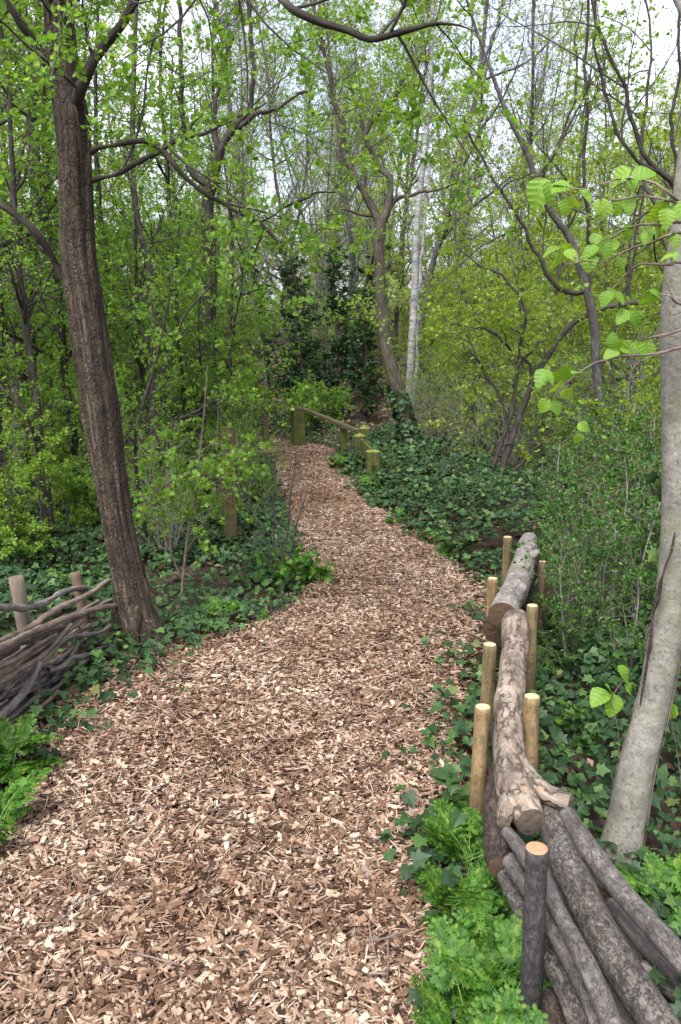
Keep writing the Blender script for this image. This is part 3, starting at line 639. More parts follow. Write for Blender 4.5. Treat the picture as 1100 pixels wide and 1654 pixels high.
traced('dark_tree', 'dark trunked tree with crooked limbs rising behind the brown post', 'tree', 8.4,
    [(300, 790, 34), (306, 700, 30), (318, 640, 28), (326, 580, 27), (332, 520, 26), (338, 450, 25), (338, 390, 25), (335, 340, 24), (342, 290, 23), (352, 245, 24)],
    [[(352, 250, 18), (368, 222, 16), (386, 205, 15), (402, 180, 13), (410, 150, 11), (412, 110, 9), (410, 70, 10), (400, 10, 8), (390, -60, 6)],
     [(338, 300, 16), (318, 285, 14), (304, 265, 13), (296, 230, 12), (294, 190, 12), (292, 130, 10), (290, 60, 9), (286, -40, 7)],
     [(380, 210, 12), (410, 190, 10), (440, 175, 8), (480, 155, 6), (510, 140, 4)],
     [(352, 240, 14), (345, 200, 12), (352, 160, 9), (365, 120, 7), (372, 60, 5)]],
    'bark_dark', 'twig_dark', 'leaf_haw', spec(6, (.5, 1.4), 8.5, (.2, .6), 5, 4, (.024, .044), .17, .0, keep=.7), T_DIA, 33, rd=ridge(.008, 22))

def birch_rd(bk, R, ca, sa): return (vnoise(bk * np.array([9, 9, 3.]), 3) - .5) * .2 * R
traced('silver_birch', 'white barked birch with two slim stems behind the forked tree', 'birch', 13.2,
    [(660, 690, 16), (662, 620, 15), (666, 540, 15), (670, 470, 15), (671, 410, 14), (675, 340, 12), (684, 260, 11), (692, 180, 9), (697, 90, 8), (700, -20, 6), (702, -150, 3)],
    [[(664, 660, 12), (672, 600, 10), (674, 540, 9), (676, 480, 9), (684, 400, 7), (688, 320, 6), (700, 250, 4)], [(690, 180, 6), (720, 120, 4), (740, 60, 2)], [(684, 260, 6), (655, 210, 4), (640, 150, 2)]],
    'bark_birch', 'twig_brown', 'leaf_yellow', spec(3.0, (.8, 1.8), 4.5, (.3, .8), 5, 3, (.035, .06), .12, -.06), T_DIA, 35, rd=birch_rd)

# ---- smooth grey tree at right
Ye = G(1003, 1395)[1]
tE = line([(988, 1445, 84), (1000, 1385, 72), (1013, 1320, 62), (1028, 1240, 57), (1047, 1170, 55), (1064, 1090, 54), (1080, 1010, 56), (1090, 940, 58), (1098, 860, 60), (1100, 760, 62), (1099, 640, 62), (1097, 520, 62), (1103, 430, 60), (1110, 380, 58), (1119, 280, 56), (1136, 180, 52), (1158, 60, 48), (1190, -100, 42), (1225, -300, 36), (1250, -600, 28), (1260, -1000, 16), (1262, -1250, 5)], Ye, 200); tE = (tE[0], tE[1] * .94)
rootE = empty('smooth_barked_tree', tE[0][8]); locE = tE[0][8]
tag(rootE, 'smooth pale grey trunk curving up past the log edging with ivy at its foot', 'tree')
mb = MB()
def rdE(bk, R, ca, sa): return (vnoise(bk * np.array([14, 14, 6]), 4) - .5) * .10 * R + (vnoise(bk * np.array([60, 60, 60]), 8) ** 6) * .004
tubes(mb, tE[0][None], tE[1][None], 48, 0, True, rdE); mb.build('trunk', M['bark_smooth'], rootE, locE)
mb = MB(); sc = line([(1034, 1140, 4, -.040), (1042, 1090, 6, -.040), (1050, 1040, 7, -.042), (1055, 990, 8, -.044), (1062, 968, 13, -.046), (1070, 930, 7, -.046), (1084, 890, 5, -.048), (1090, 860, 3, -.046)], Ye, 60)
tubes(mb, sc[0][None], sc[1][None] * .7, 10, 0, True, smooth_lump(.4, 6, 40)); mb.build('bark_scar', M['log_rotten'], rootE, locE)
limE = [[(1104, 330, 26), (1140, 240, 20), (1190, 120, 14)], [(1130, 60, 22), (1060, -60, 16, .2), (960, -160, 10, .5)]]
PE, RE = [], []
for l in limE:
    q, s = line(l, Ye, 24); PE.append(q); RE.append(s); mb = MB(); tubes(mb, q[None], s[None], 14, 0, True, smooth_lump(.1, 2)); mb.build('branch', M['bark_smooth'], rootE, locE)
mb = MB(); crown(mb, np.stack(PE), np.stack(RE), np.random.default_rng(6), spec(2.2, (.4, .9), 4, (.2, .45), 2, 2, (.03, .05), .14, .03), T_OVAL)
mb.build('crown', [M['twig_brown'], M['leaf_young']], rootE, locE)
# ivy creeping up its foot
rng = np.random.default_rng(77); mb = MB()
for k, (u0, st) in enumerate(((2.6, .9), (4.3, .7), (5.2, 1.1))):
    ii = np.arange(4, int(50 * st + 14), 3); a = u0 + np.cumsum(rng.normal(0, .16, len(ii)))
    T, U, W = frames(tE[0][None]); pp = tE[0][ii] + (tE[1][ii] + .004)[:, None] * (np.cos(a)[:, None] * U[0, ii] + np.sin(a)[:, None] * W[0, ii])
    q, r = resample(pp, 40, np.linspace(.003, .0015, len(ii))); tubes(mb, q[None], r[None], 5, 0)
    for _ in range(18):
        j = rng.integers(0, 40); o = nrm(q[j] - tE[0][np.argmin(np.linalg.norm(tE[0] - q[j], axis=1))])
        leaves(mb, (q[j] + o * .012)[None], nrm(rng.normal(size=(1, 3)) + np.array([0, 0, -.5])), (o + rng.normal(size=3) * .25)[None], rng.uniform(.028, .05, 1), T_IVY, 1)
tag(mb.build('ivy_vine', [M['twig_brown'], M['leaf_ivy']], None, locE), 'ivy strands creeping up the foot of the smooth grey trunk', 'ivy')

# ---- dark crooked stems right of the path
sH = spec(5.5, (.4, 1.2), 9, (.18, .5), 4, 3, (.026, .044), .17, .01, flt=.25, keep=.42, d0=1.3, L0=(.8, 1.9))
traced('grey_stem_hazel', 'tall hazel with crooked grey stem bending left above the privet', 'tree', 7.0,
    [(1005, 830, 26), (1003, 790, 24), (990, 730, 22), (970, 650, 20), (963, 590, 19), (960, 530, 19), (948, 470, 20), (934, 425, 17), (920, 385, 15), (892, 345, 15), (868, 300, 13), (852, 250, 12), (822, 190, 10), (795, 120, 8), (760, 20, 6), (730, -90, 4)],
    [[(956, 525, 12), (950, 480, 11), (951, 400, 11), (946, 320, 10), (944, 225, 10), (946, 150, 9), (951, 70, 8), (950, -30, 7), (960, -140, 5)],
     [(945, 470, 13), (925, 474, 12), (905, 468, 11), (884, 440, 10), (868, 412, 10), (850, 375, 9), (826, 330, 8), (805, 300, 8), (785, 255, 7), (765, 225, 6), (744, 190, 4)],
     [(965, 600, 10), (985, 560, 9), (1000, 500, 8), (1020, 430, 7), (1030, 350, 6), (1045, 260, 5)],
     [(868, 300, 8), (900, 240, 7), (925, 160, 6), (930, 80, 5), (945, 0, 4)]],
    'bark_grey', 'twig_dark', 'leaf_young', sH, T_DIA, 41, limb_bark='bark_dark')
traced('dark_stem_hazel', 'multi stemmed shrub with thin black stems leaning right above the ivy bank', 'shrub', 7.6,
    [(796, 830, 14), (803, 790, 13), (817, 740, 13), (833, 690, 12), (850, 645, 12), (862, 612, 11), (884, 577, 11), (905, 545, 11), (930, 518, 11), (965, 500, 10), (1005, 492, 9), (1045, 488, 8)],
    [[(782, 820, 10), (786, 780, 9), (803, 730, 9), (820, 682, 9), (828, 640, 8), (838, 590, 7), (848, 540, 7), (846, 510, 7), (836, 475, 6), (812, 446, 6), (772, 424, 5), (740, 400, 3)],
     [(812, 790, 8), (810, 740, 7), (822, 700, 6), (816, 660, 5), (790, 610, 5), (765, 560, 5), (755, 540, 4)],
     [(862, 612, 7), (842, 575, 6), (800, 540, 5), (770, 515, 5), (768, 510, 4), (790, 480, 3)],
     [(838, 590, 6), (868, 555, 5), (895, 545, 4)],
     [(812, 780, 8), (838, 752, 7), (860, 725, 5), (880, 708, 3)]],
    'twig_dark', 'twig_dark', 'leaf_yellow', spec(6, (.4, 1.1), 8, (.18, .5), 4, 3, (.030, .055), .15, .01, flt=.6, flat=.8), T_DIA, 43, crown_from=.3)
traced('arching_hazel', 'hazel with black limbs arching up out of the top right corner', 'tree', 5.2,
    [(1225, 900, 42), (1205, 700, 37), (1180, 560, 32), (1150, 430, 24), (1115, 330, 17), (1085, 292, 13)],
    [[(1085, 292, 13), (1062, 276, 11), (1040, 252, 9), (1022, 200, 8), (1010, 150, 7), (986, 100, 6), (965, 40, 5), (940, -60, 4)],
     [(1060, 276, 9), (1028, 262, 8), (1000, 225, 7), (985, 190, 6), (970, 130, 6), (962, 70, 5), (958, -20, 4)],
     [(1150, 430, 14), (1110, 360, 10, .3), (1060, 330, 8, .5), (1035, 280, 7, .7), (1040, 200, 6, .8), (1050, 100, 5, .9), (1040, -20, 4, 1)],
     [(1090, 300, 10), (1092, 260, 8), (1084, 200, 7), (1100, 120, 6), (1095, 20, 5)]],
    'bark_dark', 'twig_dark', 'leaf_young', spec(6, (.4, 1.2), 9, (.18, .5), 4, 3, (.024, .042), .17, .0, flt=.2, keep=.40, d0=1.4, L0=(.8, 1.8)), T_HAW, 45)
# ---- left saplings and dead wood
sS = spec(7, (.3, .8), 9, (.15, .4), 4, 4, (.022, .040), .16, .02, flt=.3, flat=.6)
traced('grey_sapling', 'thin grey sapling standing right of the leaning tree', 'sapling', 4.75, [(292, 1020, 9), (294, 960, 8), (299, 900, 8), (306, 850, 7), (318, 790, 6), (322, 740, 5), (330, 660, 4), (335, 590, 3)],
    [[(296, 940, 5), (280, 900, 5), (262, 860, 4), (250, 800, 4), (245, 740, 3)], [(300, 890, 4), (330, 850, 4), (350, 800, 3), (360, 740, 2)]], 'twig_brown', 'twig_brown', 'leaf_haw', sS, T_HAW, 51)
traced('slim_tree', 'slim dark stemmed young tree between the leaning tree and the dark tree', 'tree', 6.6, [(252, 900, 13), (250, 800, 12), (247, 700, 12), (246, 600, 11), (247, 520, 11), (243, 440, 10), (225, 370, 10), (216, 300, 9), (214, 220, 9), (216, 120, 8), (220, 20, 6), (225, -80, 4)],
    [[(246, 560, 8), (215, 520, 7), (200, 505, 6), (175, 522, 4)], [(247, 520, 8), (236, 480, 7), (236, 440, 6), (246, 405, 5), (262, 350, 3)], [(246, 720, 7), (275, 690, 6), (330, 652, 5), (365, 645, 4), (405, 650, 2)], [(247, 640, 6), (275, 560, 5), (310, 490, 4), (338, 462, 3)]],
    'twig_dark', 'twig_dark', 'leaf_haw', spec(6.5, (.4, 1.1), 9, (.18, .5), 5, 4, (.024, .042), .16, .01, flt=.3, keep=.6), T_HAW, 53, crown_from=.25)
traced('crooked_tree', 'dark crooked trunk at the far left with stub branches', 'tree', 7.6, [(40, 830, 34), (38, 740, 30), (34, 660, 28), (32, 600, 26), (30, 540, 26), (40, 470, 24), (55, 380, 20), (58, 300, 18), (52, 200, 16), (60, 90, 12), (62, -40, 8)],
    [[(32, 560, 20), (12, 520, 14), (-10, 480, 11), (-40, 430, 8)], [(34, 600, 18), (55, 570, 12), (75, 545, 9), (95, 520, 5)], [(55, 380, 12), (75, 330, 10), (80, 260, 8), (70, 180, 6)]],
    'bark_dark', 'twig_dark', 'leaf_haw', spec(6, (.5, 1.3), 8, (.2, .55), 5, 4, (.028, .048), .16, .01, keep=.6), T_DIA, 55)
# fallen limb propped on the dark tree, its lower end on the ground
p2 = resample(np.array([P(196, 612, 7.9), P(250, 640, 7.7), P(315, 702, 7.5), P(345, 790, 7.3), G(352, 815)]), 50); loc = p2[-1]
mb = MB(); tubes(mb, p2[None], np.linspace(.05, .065, 50)[None], 14, 0, True, smooth_lump(.25, 5)); tag(mb.build('fallen_limb', M['bark_dark'], None, loc), 'dark fallen limb propped slanting among the leafy saplings', 'dead branch')
mb = MB(); a_, b_ = G(28, 815, .14), G(122, 800, .16); p2 = resample(np.array([a_, a_ * .6 + b_ * .4 + [0, 0, .02], b_]), 40)
tubes(mb, p2[None], np.full((1, 40), .075), 16, 0, True, smooth_lump(.2, 7)); tag(mb.build('mossy_log', M['moss'], None, p2[0]), 'green mossy log lying in the ivy at far left', 'log')

# bare shrub at the path edge
base = G(455, 945); root = empty('bare_shrub', base); tag(root, 'bare dark stemmed shrub at the left path edge', 'shrub')
for l in ([(452, 950, 7), (438, 900, 6), (425, 870, 5), (408, 835, 5), (398, 810, 4), (396, 770, 2)], [(458, 950, 7), (458, 900, 6), (466, 850, 5), (468, 805, 4), (474, 770, 3), (476, 735, 2)],
          [(456, 950, 6), (445, 900, 5), (442, 840, 4), (444, 780, 3), (446, 715, 2)], [(460, 945, 5), (470, 890, 5), (480, 845, 4), (496, 795, 2)], [(452, 945, 5), (430, 905, 4), (404, 880, 3), (385, 862, 2)], [(458, 948, 5), (452, 880, 4), (436, 830, 3), (420, 790, 2)]):
    q, s = line(l, base[1], 24); s = s * .66; q[:, 1] += np.linspace(0, 1, 24) ** 2 * (np.random.default_rng(int(l[1][0])).uniform(-.25, .25)); mb = MB(); tubes(mb, q[None], s[None], 6)
    kp, kr = kids(q[None], s[None], np.random.default_rng(l[0][0] + l[1][0]), 9, (.10, .32), (25, 55), .12, .06, rmax=.002, tmin=.35); tubes(mb, kp, kr, 3); mb.build('stem', M['twig_dark'], root, base)
rng = np.random.default_rng(4); mb = MB(); n = 240; pos = base + np.stack([rng.normal(.06, .12, n), rng.normal(0, .12, n), rng.uniform(.02, .22, n)], -1)
leaves(mb, pos, nrm(rng.normal(size=(n, 3)) + [0, 0, .2]), rng.normal(size=(n, 3)) * .5 + [0, 0, 1], rng.uniform(.03, .06, n), T_HAW, 0); mb.build('basal_leaves', M['leaf_parsley'], root, base)

# ---- large hazel leaves close to the lens, right
root = empty('hazel_shrub', P(1190, 1900, 2.05) * [1, 1, 0]); locH = np.array(root.location)
tag(root, 'hazel twigs with large pleated lime leaves reaching in before the grey trunk', 'hazel')
def c6(x, y): return (830 + x * .2479, 250 + y * .2479)
st = resample(np.array([locH - [0, 0, .03], locH + [.01, 0, .7], locH + [-.03, 0, 1.4], locH + [-.05, .03, 2.05]]), 40)
mb = MB(); tubes(mb, st[None], np.linspace(.014, .002, 40)[None], 12, 0); mb.build('stem', M['twig_brown'], root, locH)
tw = [[(1400, 420), (1089, 310), (1010, 245), (950, 200), (860, 160), (700, 155), (560, 185), (410, 215), (250, 180)], [(1400, 420), (1089, 316), (950, 290), (820, 270), (640, 290), (500, 268), (350, 300)], [(1400, 500), (1089, 445), (940, 460), (820, 465), (720, 495), (600, 560), (500, 590)],
      [(1400, 560), (1089, 505), (1000, 515), (900, 560), (760, 600), (650, 650), (560, 680), (430, 665), (300, 610)], [(1400, 760), (1089, 690), (1040, 705), (850, 700), (760, 760), (690, 830), (620, 915)], [(1400, 1050), (1089, 1140), (930, 1180), (830, 1200), (740, 1225)],
      [(1400, 1200), (1089, 1250), (930, 1290), (700, 1310), (600, 1340), (500, 1380), (350, 1500), (220, 1620)], [(1400, 1000), (1089, 960), (980, 900), (890, 880)]]
rng = np.random.default_rng(15); mb = MB(); depth = lambda x: 2.05 + .10 * math.sin(x * .011)
for l in tw:
    pp = np.array([P(*c6(*q), depth(q[0])) for q in l]); q, r = resample(pp, 36, np.linspace(.0042, .0012, len(l)) if len(l) else None); q += (np.cumsum(rng.normal(size=(36, 3)), 0)) * .0008
    tubes(mb, q[None], r[None], 6, 0)
    k = kids(q[None], r[None], rng, 5, (.04, .13), (30, 60), .1, .0, rmax=.0012); tubes(mb, k[0], k[1], 4, 0)
mb.build('twigs', M['twig_brown'], root, locH); bpy.data.objects['twigs'].name = 'twig'
lv = [(170, 235, 165, 250), (240, 240, 120, 275), (325, 205, 150, 20), (300, 180, 110, 330), (340, 330, 90, 265), (385, 310, 80, 290), (690, 130, 130, 200), (840, 115, 125, 350), (775, 180, 75, 270), (590, 340, 120, 260), (560, 320, 90, 230), (700, 330, 90, 275), (750, 330, 85, 280),
      (470, 245, 95, 320), (950, 370, 140, 250), (1060, 350, 120, 300), (1000, 400, 110, 270), (245, 615, 100, 200), (375, 645, 95, 340), (285, 690, 95, 260), (330, 590, 90, 30), (500, 620, 95, 210), (600, 610, 95, 310), (490, 690, 105, 265), (640, 570, 105, 20), (530, 540, 75, 100),
      (740, 500, 85, 250), (700, 700, 65, 280), (870, 520, 95, 220), (940, 510, 90, 300), (1050, 550, 95, 300), (1000, 660, 75, 200), (1040, 650, 65, 280), (600, 925, 95, 230), (685, 915, 95, 330), (640, 900, 70, 80), (890, 935, 140, 270), (930, 900, 90, 330), (720, 1040, 105, 200), (800, 1060, 100, 310), (850, 1050, 70, 350),
      (690, 1260, 115, 230), (740, 1250, 100, 330), (640, 1285, 90, 200), (870, 1270, 115, 280), (820, 1250, 90, 330), (640, 1210, 80, 120), (190, 1440, 120, 240), (235, 1440, 90, 320), (330, 1430, 120, 250), (410, 1410, 75, 20), (290, 1515, 95, 260), (345, 1560, 85, 280), (200, 1630, 90, 230), (275, 1640, 85, 320),
      (560, 3520, 140, 200), (650, 3580, 140, 250), (720, 3370, 110, 300), (1010, 3620, 120, 220), (950, 3600, 110, 330), (630, 3480, 90, 340), (420, 1850, 70, 260), (450, 1770, 70, 300), (760, 3480, 100, 330)]
pos, dd, nnn, ss = [], [], [], []
R3 = np.array([1, 0, 0]); U3 = np.array([0, sP, cP]); Bk = np.array([0, -cP, sP])
for (x, y, s, ang) in lv:
    D = depth(x) if y < 2000 else 2.25
    sz = s * .2479 / F * D * 1.12; a = math.radians(ang + rng.normal(0, 12)); d = R3 * math.cos(a) + U3 * math.sin(a) + Bk * rng.normal(.1, .35)
    d = nrm(d); n_ = nrm(Bk * .75 + np.array([0, 0, .75]) + rng.normal(size=3) * .35)
    pos.append(P(*c6(x, y), D) - d * sz * .5); dd.append(d); nnn.append(n_); ss.append(sz)
mb = MB(); leaves(mb, np.array(pos), np.array(dd), np.array(nnn), np.array(ss), T_HAZEL, 0)
for i_, s in enumerate(mb.Sm): mb.Sm[i_] = (s[0], True)
mb.build('foliage', M['leaf_hazel'], root, locH)
# sprig rising from the ivy that carries the low leaves beside the trunk
mb = MB()
for l in ([(960, 1420), (985, 1300), (1000, 1200), (985, 1130), (968, 1120)], [(1110, 1400), (1100, 1260), (1082, 1160), (1062, 1147)], [(985, 1130), (1005, 1100), (1015, 1083)]):
    q = resample(np.array([P(a, b, 2.25) for a, b in l]), 24); tubes(mb, q[None], np.linspace(.002, .0009, 24)[None], 5)
mb.build('shoot', M['twig_brown'], root, locH)

# ------------------------------------------------------------------ stakes and logs at the right of the path
STK = "pale stakes holding the log edging"
def stake(name, top, bottom, rad, mat, cut, label, group=STK, chamfer=.004, sd=1, tilt=0.0):
    top, bottom = np.asarray(top, float), np.asarray(bottom, float)
    p = resample(np.array([bottom, bottom * .5 + top * .5 + np.array([.002, 0, 0]), top]), 24); ax = nrm(p[-1] - p[-2])
    p = np.vstack([p, p[-1] + ax * chamfer]); r = np.concatenate([np.linspace(rad * 1.02, rad, 24), [rad - chamfer * .8]])
    mb = MB(); V = tubes(mb, p[None], r[None], 28, 0, True, smooth_lump(.05, sd, 30)); o = mb.build(name, M[mat], None, bottom); tag(o, label, 'stake', group)
    mb = MB(); disc(mb, V[0, -1], 0, .0015, 4, sd, .0015); mb.build('cut_top', M[cut], o, bottom)
    return o
def st_px(px, py, z, wpx):
    t = G(px, py, z); d = float(depth_of(t)); return t, wpx * .46 / F * d
for k, (px, py, z, w_, dx, mat, cut, label) in enumerate([
    (780, 1143, .42, 28, -.012, 'stake_pale', 'cut_pale', 'pale peeled stake standing among the ferny plants, nearest on the path side of the logs'),
    (859, 1126, .43, 28, .006, 'stake_pale', 'cut_pale', 'pale peeled stake with a split, behind the sawn log stub'),
    (791, 1042, .42, 24, -.004, 'stake_green', 'cut_pale', 'greenish stake on the path side, beside the bark stripped log'),
    (860, 979, .44, 20, .006, 'stake_green', 'cut_pale', 'tall olive stake right of the joint between the two upper logs'),
    (796, 935, .42, 18, .0, 'stake_pale', 'cut_pale', 'pale stake beside the brown sawn end of the smooth log'),
    (820, 868, .42, 15.5, .0, 'stake_green', 'cut_pale', 'farthest stake on the path side, left of the smooth log top'),
    (877, 908, .40, 14, .0, 'stake_brown', 'cut_pale', 'short stake half hidden in leaves right of the smooth log'),
    (889, 880, .42, 13, .0, 'stake_brown', 'cut_pale', 'tan stake almost swallowed by the privet, last on that side')]):
    t, r = st_px(px, py, z, w_); stake('stake', t, [t[0] + dx, t[1] + .004, -.05], r, mat, cut, label, sd=k + 1)
t, r = st_px(867, 1371, .50, 40); stake('stake', t, [t[0] + .010, t[1] + .01, -.05], r, 'stake_bark', 'cut_orange', 'dark barked stake with a fresh orange cut top, in front of the log pile', sd=22, chamfer=.002)

def log(name, pts, mat, cut, label, cat='log', group=None, sides=32, n=90, lump=.10, seed=1, caps=(True, True), rd=None, stubs=(), thin=()):
    """pts: (px, py, height of axis, width_px)"""
    W = np.array([G(p[0], p[1], p[2]) for p in pts]); r = np.array([p[3] for p in pts]) * .5 / F * depth_of(W)
    p, r = resample(W, n, r * 1.0); loc = p[n // 2]
    mb = MB(); V = tubes(mb, p[None], r[None], sides, 0, True, rd or smooth_lump(lump, seed, 11)); o = mb.build(name, M[mat], None, loc); tag(o, label, cat, group)
    for c, e, s in ((caps[0], 0, 1), (caps[1], -1, -1)):
        if c: mb = MB(); disc(mb, V[0, e][::s][::-1], 0, .004, 5, seed, .004); mb.build('sawn_end', M[cut], o, loc)
    for sp, scut in stubs:
        W = np.array([G(q[0], q[1], q[2]) for q in sp]); rr = np.array([q[3] for q in sp]) * .5 / F * depth_of(W)
        q, rr = resample(W, 30, rr); mb = MB(); V = tubes(mb, q[None], rr[None], 26, 0, True, smooth_lump(.12, seed + 3, 22)); b = mb.build('branch_stub', M[mat], o, loc)
        mb = MB(); disc(mb, V[0, -1], 0, .003, 5, seed + 5, .006); mb.build('sawn_end', M[scut], b, loc)
    return o
LG = "long grey logs stacked toward the lower right corner"
log('log', [(811, 993, .36, 45), (823, 970, .36, 43), (836, 942, .36, 41), (845, 912, .36, 37), (851, 887, .36, 33), (855, 872, .36, 27)], 'log_beech', 'cut_brown', 'smooth pale grey log with a brown sawn end, uppermost at the far end', seed=2, lump=.17,
    stubs=[([(838, 960, .40, 24), (842, 950, .437, 19), (843, 944, .450, 13)], 'cut_grey'), ([(846, 905, .37, 22), (862, 896, .40, 14), (868, 892, .405, 12)], 'cut_grey')])
log('log', [(802, 1020, .22, 44), (812, 995, .24, 44), (836, 950, .25, 44), (858, 900, .25, 40)], 'log_rotten', 'cut_brown', 'brown log tucked under the smooth pale grey log', seed=3)
log('log', [(835, 1006, .335, 43), (832, 1045, .335, 44), (826, 1095, .335, 46), (822, 1150, .335, 49), (822, 1200, .335, 48), (827, 1245, .33, 55), (834, 1280, .32, 64), (846, 1305, .315, 58), (858, 1328, .31, 46)], 'log_pale', 'cut_grey',
    'cracked pale log losing its bark, forking into sawn stubs above the pile', seed=4, lump=.16, n=160, caps=(False, True),
    stubs=[([(832, 1235, .335, 44), (856, 1262, .34, 36), (882, 1281, .34, 32), (905, 1293, .34, 33), (922, 1299, .34, 34)], 'cut_grey'), ([(826, 1290, .31, 44), (818, 1310, .32, 28), (813, 1328, .32, 22)], 'cut_grey'), ([(824, 1010, .34, 20), (838, 1001, .35, 19), (850, 1000, .35, 20), (857, 1003, .35, 17)], 'cut_grey')])
log('log', [(822, 1180, .20, 52), (812, 1250, .20, 50), (806, 1320, .20, 46), (803, 1380, .20, 44), (805, 1400, .20, 40)], 'log_rotten', 'cut_brown', 'reddish rotten log end drooping beneath the bark stripped log', seed=5, lump=.25, caps=(False, True))
def c2(x, y, z, w_): return (740 + x * .3273, 1120 + y * .3273, z, w_ * .3273)
def ext(l):
    (x0, y0, z0, w0), (x1, y1, z1, w1) = l[-2], l[-1]; k = 420 / max(1, math.hypot(x1 - x0, y1 - y0)); return l + [(x1 + (x1 - x0) * k, y1 + (y1 - y0) * k, z1 - .01, w1 * 1.08)]
for k, (l, mat, lb) in enumerate([
    ([(400, 520, .27, 160), (480, 660, .275, 168), (560, 880, .28, 172), (690, 1160, .285, 180), (830, 1390, .29, 190), (985, 1632, .29, 196)], 'log_grey', 'thickest grey log of the pile, running down the middle to the bottom edge'),
    ([(540, 600, .325, 90), (640, 760, .33, 100), (790, 960, .33, 112), (940, 1130, .33, 122), (1100, 1310, .33, 130)], 'log_smooth', 'long slender grey log lying highest along the right side of the pile'),
    ([(240, 685, .30, 70), (300, 760, .305, 76), (420, 940, .31, 82), (520, 1120, .31, 88), (610, 1290, .31, 92), (700, 1480, .31, 98), (765, 1650, .31, 102)], 'log_smooth', 'thin brown grey pole passing behind the dark barked stake'),
    ([(262, 830, .24, 90), (330, 930, .245, 92), (450, 1130, .25, 96), (560, 1320, .25, 100), (650, 1500, .25, 104), (700, 1640, .25, 108)], 'log_smooth', 'rounded grey pole left of the thin brown grey pole'),
    ([(240, 900, .17, 100), (320, 1060, .17, 112), (440, 1280, .17, 130), (540, 1450, .17, 140), (620, 1640, .17, 150)], 'log_grey', 'stout log low on the fern side of the pile'),
    ([(760, 1040, .22, 84), (850, 1150, .22, 98), (950, 1260, .22, 108), (1100, 1400, .22, 116)], 'branch_grey', 'dark spotted log under the slender right hand log'),
    ([(900, 1380, .17, 110), (1000, 1400, .17, 125), (1110, 1480, .17, 135), (1250, 1600, .17, 140)], 'branch_grey', 'dark blotched log end poking in at the lower right edge'),
    ([(700, 1100, .10, 110), (860, 1330, .10, 120), (1000, 1520, .10, 130), (1100, 1650, .10, 140)], 'branch_grey', 'shadowed log at the very bottom of the pile on the right'),
    ([(380, 1080, .08, 110), (430, 1330, .08, 130), (490, 1640, .08, 150)], 'log_rotten', 'reddish brown log on the ground behind the dark barked stake'),
    ([(420, 900, .17, 110), (560, 1130, .17, 120), (720, 1420, .17, 130), (820, 1640, .17, 140)], 'branch_grey', 'dark log wedged beneath the thickest grey log')]):
    log('log', ext([c2(*q) for q in l]), mat, 'cut_grey', lb, group=LG, seed=30 + k, lump=.13, n=110, caps=(True, False))

# ------------------------------------------------------------------ woven dead hedge at the left
WV = "thin branches stacked between the stakes at left"
def c3(x, y): return (x * .2722, 900 + y * .2722)
def yat(px, py=None): return 3.14 + (px - 20) / 150.0 * .84
tr = [([(520, 180), (470, 180), (380, 200), (250, 270), (150, 295), (0, 292)], 46, .10, 'branch_grey', 'knobbly grey branch running behind the stake tops'),
      ([(640, 132), (590, 170), (540, 210), (420, 270), (300, 340), (180, 410), (0, 490)], 40, -.05, 'branch_brown', 'longest pale brown branch, topmost, touching the leaning tree'),
      ([(720, 282), (600, 305), (440, 350), (300, 400), (150, 470), (0, 560)], 44, -.08, 'branch_brown', 'straight brown branch ending against the foot of the leaning tree'),
      ([(575, 262), (460, 330), (340, 385), (180, 430), (0, 520)], 30, 0, 'branch_brown', None), ([(660, 255), (560, 310), (400, 400), (250, 460), (0, 590)], 36, .06, 'branch_grey', None),
      ([(650, 405), (610, 435), (540, 452), (430, 455), (350, 500), (250, 590), (100, 680), (0, 745)], 38, -.1, 'branch_grey', 'wavy grey branch dipping toward the ivy patch'),
      ([(632, 530), (530, 572), (440, 600), (360, 660), (290, 668)], 32, -.12, 'branch_grey', 'short hooked branch at the path end of the stack'),
      ([(470, 500), (430, 590), (380, 660), (300, 740), (180, 800), (0, 920)], 30, -.03, 'branch_grey', None), ([(415, 400), (340, 500), (230, 600), (100, 680), (0, 740)], 34, -.12, 'branch_brown', None),
      ([(335, 458), (230, 520), (130, 580), (0, 640)], 28, -.14, 'branch_brown', None), ([(300, 480), (200, 560), (90, 620), (0, 680)], 26, -.1, 'branch_brown', None),
      ([(240, 630), (180, 740), (100, 830), (0, 920)], 50, -.16, 'branch_grey', 'thickest dark branch low at the left frame edge'),
      ([(500, 620), (420, 700), (330, 790), (200, 850), (60, 960), (0, 1000)], 30, -.15, 'branch_grey', None), ([(520, 600), (450, 740), (340, 800), (220, 880), (100, 960), (0, 1010)], 26, -.12, 'branch_brown', None),
      ([(345, 840), (240, 910), (140, 990), (40, 1060)], 36, -.18, 'branch_brown', 'lowest brown branch just above the ferny plant'), ([(150, 700), (60, 770), (0, 830)], 28, -.1, 'branch_grey', None)]
rng = np.random.default_rng(99)
for q in range(26):
    s = rng.uniform(.15, 1.0); x1 = rng.uniform(360, 640); y1 = 240 + s * 420 + rng.normal(0, 20); y0 = 490 + s * 560
    tr.append(([(x1, y1), (x1 * .66, y1 + (y0 - y1) * .34 + rng.normal(0, 22)), (x1 * .33, y1 + (y0 - y1) * .66 + rng.normal(0, 22)), (0, y0)], rng.uniform(22, 38), rng.uniform(-.04, .14), ['branch_grey', 'branch_brown'][q % 2], None))
